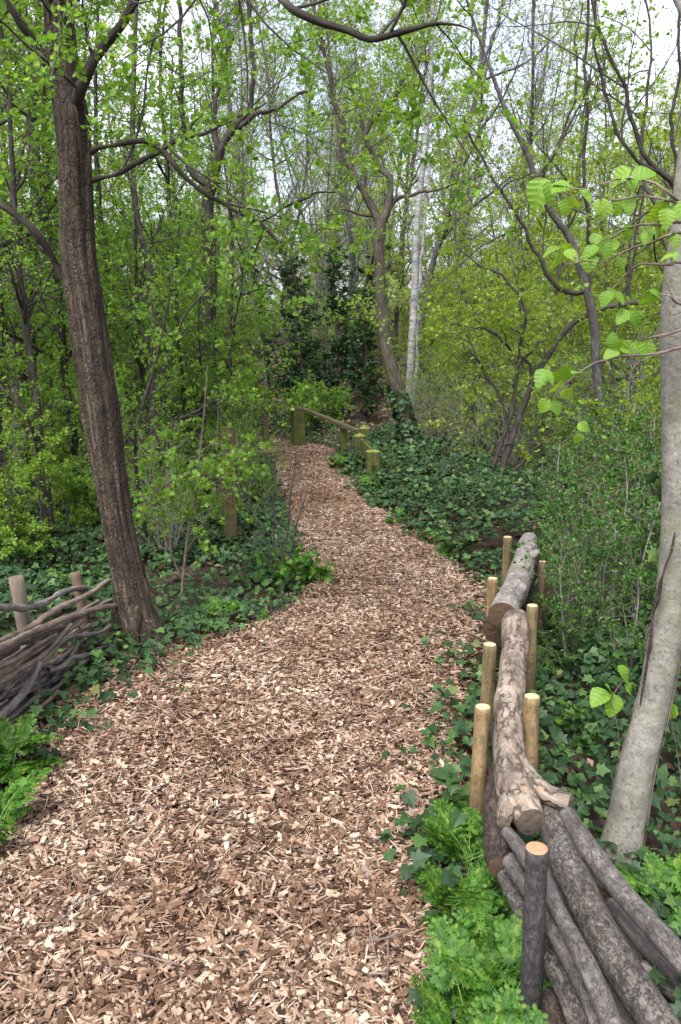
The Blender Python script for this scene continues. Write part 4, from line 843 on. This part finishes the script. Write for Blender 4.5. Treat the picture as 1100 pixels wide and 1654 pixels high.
for k, (l, w_, dy, mat, lb) in enumerate(tr):
    pp = [(*c3(*q),) for q in l]
    if l[-1][0] == 0:
        (xa, ya), (xb, yb) = pp[-2], pp[-1]; f = 170 / max(20, xa - xb); pp.append((xb - (xa - xb) * f, yb + (yb - ya) * f * .8))
    W = np.array([P(x, y, max(2.35, yat(x)) + dy) for x, y in pp]); W[:, 2] = np.maximum(W[:, 2], .02)
    q = resample(W, 44); q += np.cumsum(rng.normal(size=(44, 3)), 0) * .0016
    r0 = w_ * .2722 * .5 / F * 3.6; r = np.linspace(r0 * .8, r0 * 1.1, 44); loc = q[0]
    mb = MB(); V = tubes(mb, q[None], r[None], 12, 0, True, smooth_lump(.38, k, 34)); o = mb.build('branch', M[mat], None, loc)
    tag(o, lb or ('thin grey weathered branch in the stack between the left stakes' if mat == 'branch_grey' else 'thin brown branch in the stack between the left stakes'), 'branch', WV)
    mb = MB(); disc(mb, V[0, 0], 0, .001, 2, k); mb.build('broken_end', M['cut_grey'], o, loc)
mb = MB(); q = resample(np.array([P(*c3(290, 408), 3.45), P(*c3(220, 430), 3.4), P(*c3(150, 452), 3.36)]), 16); tubes(mb, q[None], np.linspace(.003, .009, 16)[None] , 6, 0, False); tag(mb.build('split_branch', M['split_wood'], None, q[0]), 'fresh orange splintered wood on the branch stack at left', 'splinter')
b1 = G(60, 1128); t1 = P(26, 933, b1[1] + .02); stake('stake', t1, b1 - [0, 0, .08], .031, 'stake_weathered', 'stake_weathered', 'weathered leaning stake with green tinge rising from the branch stack', 'weathered stakes in the branch stack', sd=41)
b1 = G(148, 1052); t1 = P(122, 926, b1[1]); stake('stake', t1, b1 - [0, 0, .08], .026, 'stake_brown', 'stake_brown', 'reddish brown stake behind the stack, closer to the leaning tree', 'weathered stakes in the branch stack', sd=43)

# ------------------------------------------------------------------ posts and rails at the bend
def box_post(name, base, wd, h, label, mat, cat='post', group=None, peak=.0, rot=0.0, cap=True):
    root = empty(name, base, rot); tag(root, label, cat, group)
    mb = MB(); a = wd / 2; b = .012; zs = np.linspace(-.1, h, 14); ring = np.array([(-a + b, -a), (a - b, -a), (a, -a + b), (a, a - b), (a - b, a), (-a + b, a), (-a, a - b), (-a, -a + b)])
    V = np.array([[(x, y, z) for x, y in ring] for z in zs]); V[..., :2] *= 1 + (vnoise(V * 14 + base, 4)[..., None] - .5) * .05
    n = len(V); k = 8; i = np.arange(n - 1)[:, None] * k + np.arange(k)[None]; j = np.arange(n - 1)[:, None] * k + (np.arange(k)[None] + 1) % k
    f = np.stack([i, j, j + k, i + k], -1).reshape(-1, 4); mb.add(V, f, 0, False, V + base * .3)
    o = mb.build('shaft', M[mat], root)
    # top: four-sided weathered cap or flat end
    mb = MB(); top = np.array([(x * 1.04, y * 1.04, h) for x, y in ring]); apex = np.array([[0, 0, h + max(peak, .004)]])
    mb.add(np.vstack([top, apex]), [(q, (q + 1) % 8, 8) for q in range(8)], 0, False, np.vstack([top, apex]) + base * .3); mb.build('top', M['moss' if peak else mat], root)
    return root
PG = "square mossy posts at the path bend"
def post_px(px, ytop, ybot, wpx, label, peak, rot=0.0, mat='post_moss', zb=0.0):
    b = G(px, ybot, zb); d = np.linalg.norm(b - np.array([0, 0, CAMZ])); t = P(px, ytop, b[1]); return box_post('post', b - [0, 0, .02], wpx / F * d, t[2] - b[2] + .02, label, mat, 'post', PG, peak, rot), b, t
pA = post_px(602, 729, 786, 21, 'nearest square mossy post with a bare front, right of the path', .025, .1)
pB = post_px(581, 704, 752, 17, 'mossy post with pointed top standing behind the nearest post', .04, .1)
pC = post_px(588, 692, 745, 15, 'round shouldered green post partly hidden behind the pointed post', .05, .2)
pD = post_px(482, 664, 722, 19, 'tall mossy corner post where the two handrails meet', .0, .35)
pE = post_px(555, 692, 735, 11, 'thin green post under the sloping handrail', .0, .2)
pF = post_px(430, 664, 725, 10, 'slim post at the left end of the handrail', .0, .2, 'rail')
def rail(a, b, h, th, label, mat='rail'):
    a, b = np.asarray(a, float), np.asarray(b, float); d = nrm(b - a); s = nrm(np.cross(d, [0, 0, 1])); u = np.cross(s, d); n = 30
    ring = np.array([(-.5, -.35), (-.35, -.5), (.35, -.5), (.5, -.35), (.5, .35), (.35, .5), (-.35, .5), (-.5, .35)]) * [th, h]
    c = a + (b - a) * np.linspace(0, 1, n)[:, None]; V = c[:, None] + ring[None, :, :1] * s + ring[None, :, 1:] * u; V += (vnoise(V * 11, 3)[..., None] - .5) * .008 * u
    k = 8; i = np.arange(n - 1)[:, None] * k + np.arange(k)[None]; j = np.arange(n - 1)[:, None] * k + (np.arange(k)[None] + 1) % k; mb = MB()
    bk = np.stack([np.broadcast_to(ring[None, :, 0], (n, k)), np.broadcast_to(ring[None, :, 1], (n, k)), np.broadcast_to(np.linspace(0, np.linalg.norm(b - a), n)[:, None], (n, k))], -1)
    mb.add(V, np.stack([i, j, j + k, i + k], -1).reshape(-1, 4), 0, False, bk)
    for e in (0, n - 1):
        cc = V[e].mean(0); mb.add(np.vstack([V[e], cc]), [(q, (q + 1) % k, k) for q in range(k)], 0, False, np.zeros((9, 3)))
    tag(mb.build('handrail', M[mat], None, a), label, 'handrail')
up = np.array([0, 0, .03])
rail(P(420, 657, pF[1][1]), pD[2] + up + [.06, .0, 0], .05, .07, 'level wooden handrail left of the tall corner post')
rail(pD[2] + up + [.07, .01, 0], pC[2] + [0, 0, -.06], .045, .06, 'sloping wooden handrail running down from the corner post')
dd_ = pA[2] - pB[2]; rail(pB[2] + dd_ * .16 + [.0, 0, -.09], pA[2] - dd_ * .12 + [0, 0, -.06], .16, .035, 'short sloping board between the two nearest mossy posts', 'post_moss')
b = G(373, 888); t = P(370, 690, b[1]); d = np.linalg.norm(b - np.array([0, 0, CAMZ])); box_post('post', b, 21 / F * d, t[2] - b[2], 'tall brown square post stained green, alone among the saplings', 'post_brown', 'post', None, 0, .3)

# ------------------------------------------------------------------ ferny plants
def frond_mesh(seed):
    """one doubly divided leaf, 1 m long along +y before scaling"""
    rng = np.random.default_rng(seed); pos, d, nn, sz = [], [], [], []; st = []
    def droop(t): return np.array([0, t, .10 * math.sin(t * 2.6) - .22 * t * t])
    st.append((np.array([droop(t) for t in np.linspace(-.35, 1, 12)]), .010))
    for q in range(7):
        t = .12 + .86 * (q / 6) ** .9; Lp = .50 * (1 - t) ** .75 + .05
        for s in (-1, 1):
            base = droop(t); dirp = nrm(np.array([s * 1.0, .62 + .3 * t, -.12 + rng.normal(0, .12)])); end = base + dirp * Lp
            st.append((np.array([base + dirp * Lp * u - np.array([0, 0, .12 * Lp * u * u]) for u in np.linspace(0, 1, 5)]), .004))
            m = max(2, int(Lp / .080))
            for k in range(m):
                u = (k + .6) / m; pb = base + dirp * Lp * u - np.array([0, 0, .12 * Lp * u * u]); wl = (.185 * (1 - u) + .065) * (Lp / .4) ** .35
                for s2 in (-1, 1):
                    side = np.array([-dirp[1] * s2, dirp[0] * s2, 0]); pos.append(pb); d.append(nrm(side * .85 + dirp * .75 + rng.normal(size=3) * .14)); nn.append(np.array([0, 0, 1]) + rng.normal(size=3) * .3); sz.append(wl * rng.uniform(.8, 1.15))
            pos.append(end - np.array([0, 0, .12 * Lp])); d.append(dirp); nn.append(np.array([0, 0, 1.])); sz.append(.10)
    return st, np.array(pos), np.array(d), np.array(nn), np.array(sz)
T_LACY = fan([(0, 0), (.10, .12), (.38, .22), (.17, .36), (.48, .52), (.20, .60), (.34, .84), (.09, .82), (0, 1.05)], (0, .45), .08, .10)
FRD = []
for s in range(4):
    st_, a_, b_, c_, z_ = frond_mesh(s + 60); mb = MB()
    for q, r in st_: tubes(mb, q[None], np.linspace(r, r * .35, len(q))[None], 4, 0)
    leaves(mb, a_, b_, c_, z_, T_LACY, 1); o = mb.build('frond', [M['stem_green'], M['leaf_parsley']]); FRD.append(o.data); bpy.data.objects.remove(o)
rngp = np.random.default_rng(70)
def parsley(px, py, label, nf, size, z=0.0, group=None, lean=None, ysc=1):
    nf = int(nf * 1.15); size = size * .80
    b = G(px, py, z); b[2] = max(ground_z(b[0], b[1]), -.03); root = empty('ferny_plant', b); tag(root, label, 'wild plant', group)
    for k in range(nf):
        o = bpy.data.objects.new('frond', FRD[rngp.integers(0, 4)]); COL.objects.link(o); o.parent = root; s = size * rngp.uniform(.65, 1.1)
        yaw = rngp.uniform(0, 2 * math.pi) if lean is None else lean + rngp.normal(0, .9); el = rngp.uniform(.05, .95)
        o.rotation_euler = (el, rngp.normal(0, .18), yaw); o.scale = (s, s, s); h = rngp.uniform(.04, .20) * (size / .24)
        o.location = (-math.sin(yaw) * .35 * s * .6, math.cos(yaw) * .35 * s * .6, h)
    return root
FG = "lush ferny green plants below the log pile"
for (px, py, nf, s, lb) in [(x_ + 22, y_, n_, s_ * .95, l_) for x_, y_, n_, s_, l_ in [(735, 1400, 11, .21, 'topmost ferny plant below the peeled stake'), (790, 1480, 10, .20, 'ferny plant touching the rotten log end'), (715, 1470, 9, .17, 'ferny plant spreading widest over the woodchips'), (760, 1580, 11, .20, 'ferny plant mid clump left of the dark barked stake'),
                            (800, 1660, 11, .20, 'ferny plant at the bottom edge beside the dark barked stake'), (725, 1680, 10, .19, 'ferny plant at the bottom edge nearest the path'), (830, 1570, 9, .17, 'ferny plant tucked against the dark barked stake'), (770, 1800, 10, .2, 'ferny plant spilling below the frame edge'), (745, 1310, 7, .13, 'small ferny plant at the foot of the nearest peeled stake')]]:
    parsley(px, py, lb, nf, s, group=FG)
for (px, py, nf, s, lb) in [(20, 1250, 9, .20, 'ferny plant under the branch stack, upper of the pair at left'), (-5, 1365, 11, .20, 'bright ferny plant at left frame edge, lower of the pair'), (-60, 1290, 8, .2, 'ferny plant mostly outside the left frame edge')]:
    parsley(px, py, lb, nf, s, group='ferny plants at the left frame edge')
for (px, py, nf, s, lb) in [(515, 945, 8, .16, 'bright tuft of ferny leaves at the left path edge'), (355, 1000, 7, .15, 'ferny tuft in the ivy right of the grey sapling'), (735, 900, 9, .17, 'ferny tuft on the ivy bank edge near the farthest stake'), (600, 800, 9, .2, 'bright tuft at the foot of the nearest mossy post'), (545, 760, 8, .2, 'pale tuft where the path bends away'),
                            (100, 960, 9, .2, 'ferny tuft behind the branch stack'), (1075, 1480, 10, .18, 'ferny plant right of the grey trunk foot'), (1090, 1560, 9, .18, 'ferny plant at the right frame edge above the logs'), (930, 1180, 7, .15, 'ferny tuft in the ivy behind the peeled stake'), (640, 850, 6, .15, 'ferny tuft on the ivy bank beside the path'), (420, 1010, 5, .11, 'small ferny tuft at the ivy edge'), (700, 880, 6, .14, 'low ferny tuft along the ivy bank')]:
    parsley(px, py, lb, nf, s, group='ferny tufts along the path')
# broad ivy sprigs between path and stakes
rng = np.random.default_rng(12); 
mb = MB(); pos = []
for (px, py, n, sp) in [(745, 1090, 30, .09), (740, 1170, 40, .10), (725, 1240, 40, .10), (770, 1010, 26, .08), (700, 1330, 24, .07), (740, 1300, 30, .08), (690, 1440, 12, .05), (770, 1180, 24, .06), (672, 1370, 8, .04), (195, 1090, 90, .14), (140, 1120, 60, .10), (230, 1060, 60, .12), (120, 1170, 30, .08), (290, 1050, 40, .12), (160, 1060, 50, .10)]:
    b = G(px, py); pos.append(b + np.stack([rng.normal(0, sp, n), rng.normal(0, sp * 1.6, n), rng.uniform(.01, .13, n)], -1))
pos = np.concatenate(pos); n = len(pos); yaw = rng.uniform(0, 6.28, n)
leaves(mb, pos, nrm(np.stack([np.cos(yaw), np.sin(yaw) - .3, rng.normal(-.1, .3, n)], -1)), np.stack([rng.normal(0, .35, n), rng.normal(-.2, .35, n), np.full(n, .9)], -1), rng.uniform(.025, .06, n), T_IVY, 0)
tag(mb.build('ivy_edge_growth', [M['leaf_ivy']]), kind='stuff')

# ------------------------------------------------------------------ woodland: one of each kind, then copies
def proto(name, rng, height, rad, lean, bark, twig, leaf, T, spec_, limbs=0, limbL=(1.0, 2.0), crown_from=.25, stems=1, spreadstems=.0, sides=9, wig=.05, limb_ang=(35, 65), split=1.0):
    root = empty(name, (0, 0, 0)); PP, RR = [], []; mbt = MB()
    for s in range(stems):
        n = 30; d = nrm(np.array([rng.normal(0, lean) + rng.normal(0, spreadstems), rng.normal(0, lean) + rng.normal(0, spreadstems), 1.0])); p = [np.array([rng.normal(0, .05 * (stems > 1)), rng.normal(0, .05 * (stems > 1)), -.1])]
        hh = height * (1 if s == 0 else rng.uniform(.6, .95))
        for q in range(n - 1):
            d = nrm(d + rng.normal(size=3) * wig + np.array([0, 0, .05])); p.append(p[-1] + d * hh / (n - 1))
        p = np.array(p); r = (rad if s == 0 else rad * rng.uniform(.5, .9)) * np.linspace(1, .18, n) ** .8; r[0] *= 1.35
        pp, rr = resample(p, 44, r); tubes(mbt, pp[None], rr[None], sides, 0, True, smooth_lump(.12, 3)); PP.append(pp[int(44 * crown_from):][np.linspace(0, 43 - int(44 * crown_from), 24).astype(int)]); RR.append(rr[int(44 * crown_from):][np.linspace(0, 43 - int(44 * crown_from), 24).astype(int)])
    PP, RR = np.stack(PP), np.stack(RR)
    if limbs:
        lp, lr = kids(PP, RR, rng, limbs / (height * (1 - crown_from)) / stems, limbL, limb_ang, .11, .05, n=24, tmin=.0, rfac=.62, shrink=.5); tubes(mbt, lp, lr, 6, 0, True); PP = np.concatenate([PP, lp]); RR = np.concatenate([RR, lr])
    tr = mbt.build('trunk', M[bark], root); mbc = MB(); crown(mbc, PP, RR, rng, spec_, T); cr_ = mbc.build('crown', [M[twig], M[leaf]], root)
    childs(root, tr, cr_); return root
r_ = np.random.default_rng
K = {}
# leafy young trees (hawthorn like), yellow green layered ones, bare grey ones, ivy covered ones, low shrubs
K['haw'] = [proto('young_tree', r_(100 + q), 4.6 + q * .5, .045, .10, 'bark_dark', 'twig_dark', 'leaf_haw', T_DIA, spec(8, (.35, .95), 9, (.15, .45), 5, 4, (.024, .043), .17, .01, flt=.35, flat=.6, keep=.68), 15, (.9, 2.0), .12) for q in range(3)]
K['yel'] = [proto('young_tree', r_(120 + q), 4.4 + q * .8, .05, .08, 'bark_grey', 'twig_brown', 'leaf_yellow', T_DIA, spec(7, (.4, 1.1), 8, (.18, .5), 5, 4, (.031, .054), .13, .0, flt=.75, flat=.85, keep=1, up=.0), 16, (1.0, 2.2), .12, limb_ang=(50, 85)) for q in range(3)]
K['tall'] = [proto('tall_tree', r_(140 + q), 9.5 + q * 1.6, .062, .05, ['bark_dark', 'bark_ash', 'bark_grey'][q], 'twig_dark', 'leaf_young', T_DIA, spec(4, (.6, 1.5), 6.5, (.25, .7), 5, 4, (.032, .055), .15, .0, flt=.2, keep=.62), 24, (1.6, 3.2), .22) for q in range(3)]
K['bare'] = [proto('bare_tree', r_(160 + q), 10.5 + q * 1.5, .055, .05, 'bark_grey', 'twig_grey', 'leaf_yellow', T_DIA, spec(5.0, (.7, 1.7), 7.5, (.3, .9), 3, 2, (.035, .055), .10, .03, keep=.35), 24, (1.6, 3.4), .2, limb_ang=(20, 50)) for q in range(3)]
K['ivy'] = [proto('ivy_clad_tree', r_(180 + q), 6.0 + q * 1.0, .11, .06, 'bark_dark', 'twig_dark', 'leaf_ivytree', T_IVYF, spec(7, (.3, .9), 6, (.15, .45), 5, 4, (.055, .09), .16, -.03, flat=.3, keep=1, up=-.2), 7, (.6, 1.3), .02) for q in range(2)]
K['shr'] = [proto('shrub', r_(200 + q), 1.7 + q * .3, .016, .05, 'twig_dark', 'twig_dark', ['leaf_haw', 'leaf_young', 'leaf_yellow'][q], T_DIA, spec(11, (.25, .75), 11, (.12, .35), 5, 4, (.028, .050), .16, .02, flt=.3, flat=.6), 0, crown_from=.1, stems=6, spreadstems=.35) for q in range(3)]
K['twg'] = [proto('thicket_shrub', r_(220 + q), 2.4 + q * .5, .014, .05, 'twig_grey', 'twig_grey', 'leaf_young', T_DIA, spec(8, (.4, 1.0), 8, (.2, .5), 4, 3, (.026, .042), .14, .04, keep=.45), 0, crown_from=.1, stems=9, spreadstems=.38) for q in range(2)]

LAB = {'haw': ('green hawthorn like young tree in the leafy belt left of the path', 'leafy young trees left of the path'), 'yel': ('yellow green young tree with layered sprays beyond the path bend', 'layered young trees beyond the bend'),
       'tall': ('tall slender tree in fresh leaf deep in the wood', 'tall trees deep in the wood'), 'bare': ('bare grey twiggy tree far back against the pale sky', 'bare trees far back'),
       'ivy': ('dark evergreen mass of ivy climbing a trunk behind the handrail', 'ivy clad trees behind the handrail'), 'shr': ('low leafy shrub filling the gap between taller stems', 'low leafy shrubs under the trees'), 'twg': ('tangle of thin grey twigs, low and nearly leafless', 'twiggy thickets under the trees')}
CAT = dict(haw='tree', yel='tree', tall='tree', bare='tree', ivy='tree', shr='shrub', twg='shrub')
used = {}
def plant(kind, x, y, s=1.0, rz=None, v=None, label=None, group=None, sz=None):
    v = v if v is not None else int(rngf.integers(0, len(K[kind]))); src = K[kind][v]; key = (kind, v)
    o = src if key not in used else copy_tree(src); used[key] = 1
    z = float(ground_z(x, y)) - .02; o.location = (x, y, z); o.rotation_euler[2] = rngf.uniform(0, 6.28) if rz is None else rz; o.scale = (s, s, sz or s)
    tag(o, label or LAB[kind][0], CAT[kind], group or LAB[kind][1]); return o
rngf = np.random.default_rng(500)
def at(px, Y): return ((px - 550) / F * Y, Y)
# traced spots: (kind, photo x, distance, scale)
for kind, px, Yd, s in [
    # left belt
    ('haw', 60, 5.6, .80), ('haw', -20, 6.2, 1.0), ('haw', 130, 7.2, .95), ('haw', 235, 6.6, .62), ('haw', 20, 8.2, 1.1), ('haw', 215, 8.6, 1.05), ('haw', 310, 7.4, .60), ('haw', 355, 9.4, .85), ('haw', 110, 10, 1.2), ('haw', 290, 10.6, 1.1), ('haw', 340, 12.4, .95), ('haw', -60, 10.5, 1.2), ('haw', 190, 12.5, 1.2), ('haw', 375, 14.8, .9), ('haw', 40, 13.5, 1.25), ('haw', 280, 14, 1.2),
    ('shr', 30, 5.4, .62), ('shr', 120, 6.3, .6), ('shr', 260, 7.6, .7), ('shr', 340, 8.2, .6), ('shr', 375, 8.9, .5), ('shr', 60, 7.6, .8), ('shr', 180, 9.2, .9), ('shr', 330, 10.5, .9), ('shr', 370, 12.0, .8), ('shr', 90, 11.8, 1.0), ('shr', 240, 12, 1.0),
    # behind the rail
    ('ivy', 478, 14.6, .60), ('ivy', 545, 15.6, .66), ('ivy', 425, 15.5, .5), ('ivy', 560, 18.5, .8), ('ivy', 430, 20, .8), ('ivy', 600, 21, .7), ('ivy', 520, 20, .85), ('shr', 500, 13.2, .75), ('shr', 420, 14, .6), ('shr', 545, 14.2, .6), ('ivy', 590, 15.0, .5), ('ivy', 510, 14.2, .5), 
    ('twg', 262, 5.6, .36), ('twg', 350, 7.0, .42), ('twg', 385, 7.0, .36), ('twg', 345, 8.2, .5), ('twg', 250, 5.9, .45), ('twg', 175, 6.4, .5), ('shr', 395, 7.6, .34), ('shr', 365, 6.4, .30), ('shr', 285, 6.6, .32), ('haw', 325, 7.4, .42), ('haw', 350, 8.0, .55), ('haw', 225, 5.8, .40), ('haw', 362, 10.9, .6),
    ('yel', 620, 18.5, .7), ('yel', 752, 12.8, .5), ('yel', 770, 11.6, .6), ('yel', 840, 10.4, .62), ('yel', 920, 9.6, .62), ('yel', 1000, 9.0, .7), ('yel', 820, 16, .9), ('yel', 980, 13, .9),
    ('tall', 470, 20, .95), ('tall', 560, 23, 1.0), ('tall', 645, 19, .9), ('tall', 520, 27, 1.1), ('tall', 600, 30, 1.15), ('tall', 690, 24, 1.1), ('tall', 430, 25, 1.1), ('bare', 500, 24, .9), ('bare', 580, 20, .8), ('bare', 660, 27, 1.0), ('bare', 540, 33, 1.1), ('bare', 620, 36, 1.2),
    ('twg', 700, 11, .6), ('twg', 760, 10, .6), ('twg', 830, 9.2, .6), ('twg', 660, 12.4, .5),
    # right
    ('yel', 640, 17, .75), ('yel', 765, 15, .8), ('yel', 800, 13, .85), ('yel', 870, 12, .9), ('yel', 960, 11, .95), ('yel', 1040, 10, 1.0), ('yel', 760, 19, 1.0), ('yel', 900, 17, 1.05), ('yel', 1010, 15, 1.1), ('yel', 690, 21, 1.0), ('yel', 840, 22, 1.1), ('yel', 1100, 12.5, 1.1), ('yel', 960, 20, 1.15), ('bare', 600, 24, .6), ('bare', 470, 19, .45), ('bare', 530, 18, .42),
    ('twg', 720, 12.5, .75), ('twg', 800, 11.2, .8), ('twg', 720, 15.5, .7), ('twg', 900, 9.6, .8), ('twg', 980, 8.2, .75), ('twg', 860, 14, .9), ('twg', 1050, 7.2, .8), ('shr', 930, 8.6, .6), ('shr', 1010, 7.0, .6), ('shr', 880, 10.4, .6), ('shr', 760, 16, .7), ('shr', 1090, 6, .7)]:
    x, y = at(px, Yd); plant(kind, x, y, s, v=int(rngf.integers(0, 2)) if kind == 'shr' and px < 450 else None, sz=s * .72 if kind == 'ivy' else None)
# further trees, seeded
cnt = 0
for _ in range(4000):
    if cnt >= 105: break
    Yd = 15 + 47 * rngf.random() ** .9; x = rngf.uniform(-.52, .52) * Yd
    if any((x - a) ** 2 + (Yd - b) ** 2 < (1.1 + Yd * .028) ** 2 for a, b in used.get('pts', [])): continue
    gap = abs(x / Yd + .02) < .10
    if gap and Yd < 30 and rngf.random() < .8: continue
    kind = rngf.choice(['tall', 'bare', 'yel', 'haw'], p=([.40, .24, .22, .14] if Yd < 34 else [.40, .50, .06, .04]) if not gap else [.30, .56, .10, .04])
    used.setdefault('pts', []).append((x, Yd)); kind = str(kind); cnt += 1
    plant(kind, x, Yd, rngf.uniform(.85, 1.2), label={'yel': 'yellow green young tree deep in the wood among taller trees', 'haw': 'bushy green young tree deep in the wood among taller trees'}.get(kind), group={'yel': 'yellow green trees deep in the wood', 'haw': 'bushy green trees deep in the wood'}.get(kind))
for q in range(80):
    Yd = rngf.uniform(14, 42); x = rngf.uniform(-.48, .48) * Yd; plant('twg' if q % 2 else 'shr', x, Yd, rngf.uniform(.9, 1.4))

# dense privet right of the log edging
rng = np.random.default_rng(61)
PRV = [proto('privet_shrub', r_(240 + q), 1.15 + .15 * q, .011, .05, 'twig_grey', 'twig_brown', 'leaf_privet', T_OVAL, spec(13, (.2, .55), 13, (.10, .3), 5, 4, (.016, .032), .17, .02, flat=.45, keep=.55), 0, crown_from=.08, stems=7, spreadstems=.34) for q in range(2)]
K['prv'] = PRV; CAT['prv'] = 'shrub'
for (px, py, s, lb) in [(900, 1085, .55, 'privet sprig arching over the ivy right of the bark stripped log'), (925, 1060, .7, 'thick privet bush behind the olive stake at the log joint'), (955, 960, .9, 'privet bush in the middle of the thicket right of the logs'), (1010, 1060, .85, 'privet bush directly left of the scar on the grey trunk'), (905, 1010, .72, 'dense small leaved privet pressing against the tallest olive stake'), (980, 1000, .95, 'dense privet between the log edging and the grey trunk'), (930, 930, .85, 'privet spilling over the far end of the smooth log'), (1030, 920, 1.0, 'privet bush right behind the smooth grey trunk'),
                        (960, 880, .95, 'privet bush farther back below the crooked grey stem'), (890, 870, .62, 'low privet tip behind the farthest stakes'), (1130, 960, 1.0, 'privet bush running out of the right frame edge'), (990, 1120, .55, 'low privet twigs over the ivy beside the grey trunk'), (1080, 1060, .8, 'privet growing behind the grey trunk low down')]:
    b = G(px, py); plant('prv', b[0] + .08, b[1], s, label=lb, group='privet bushes right of the logs')
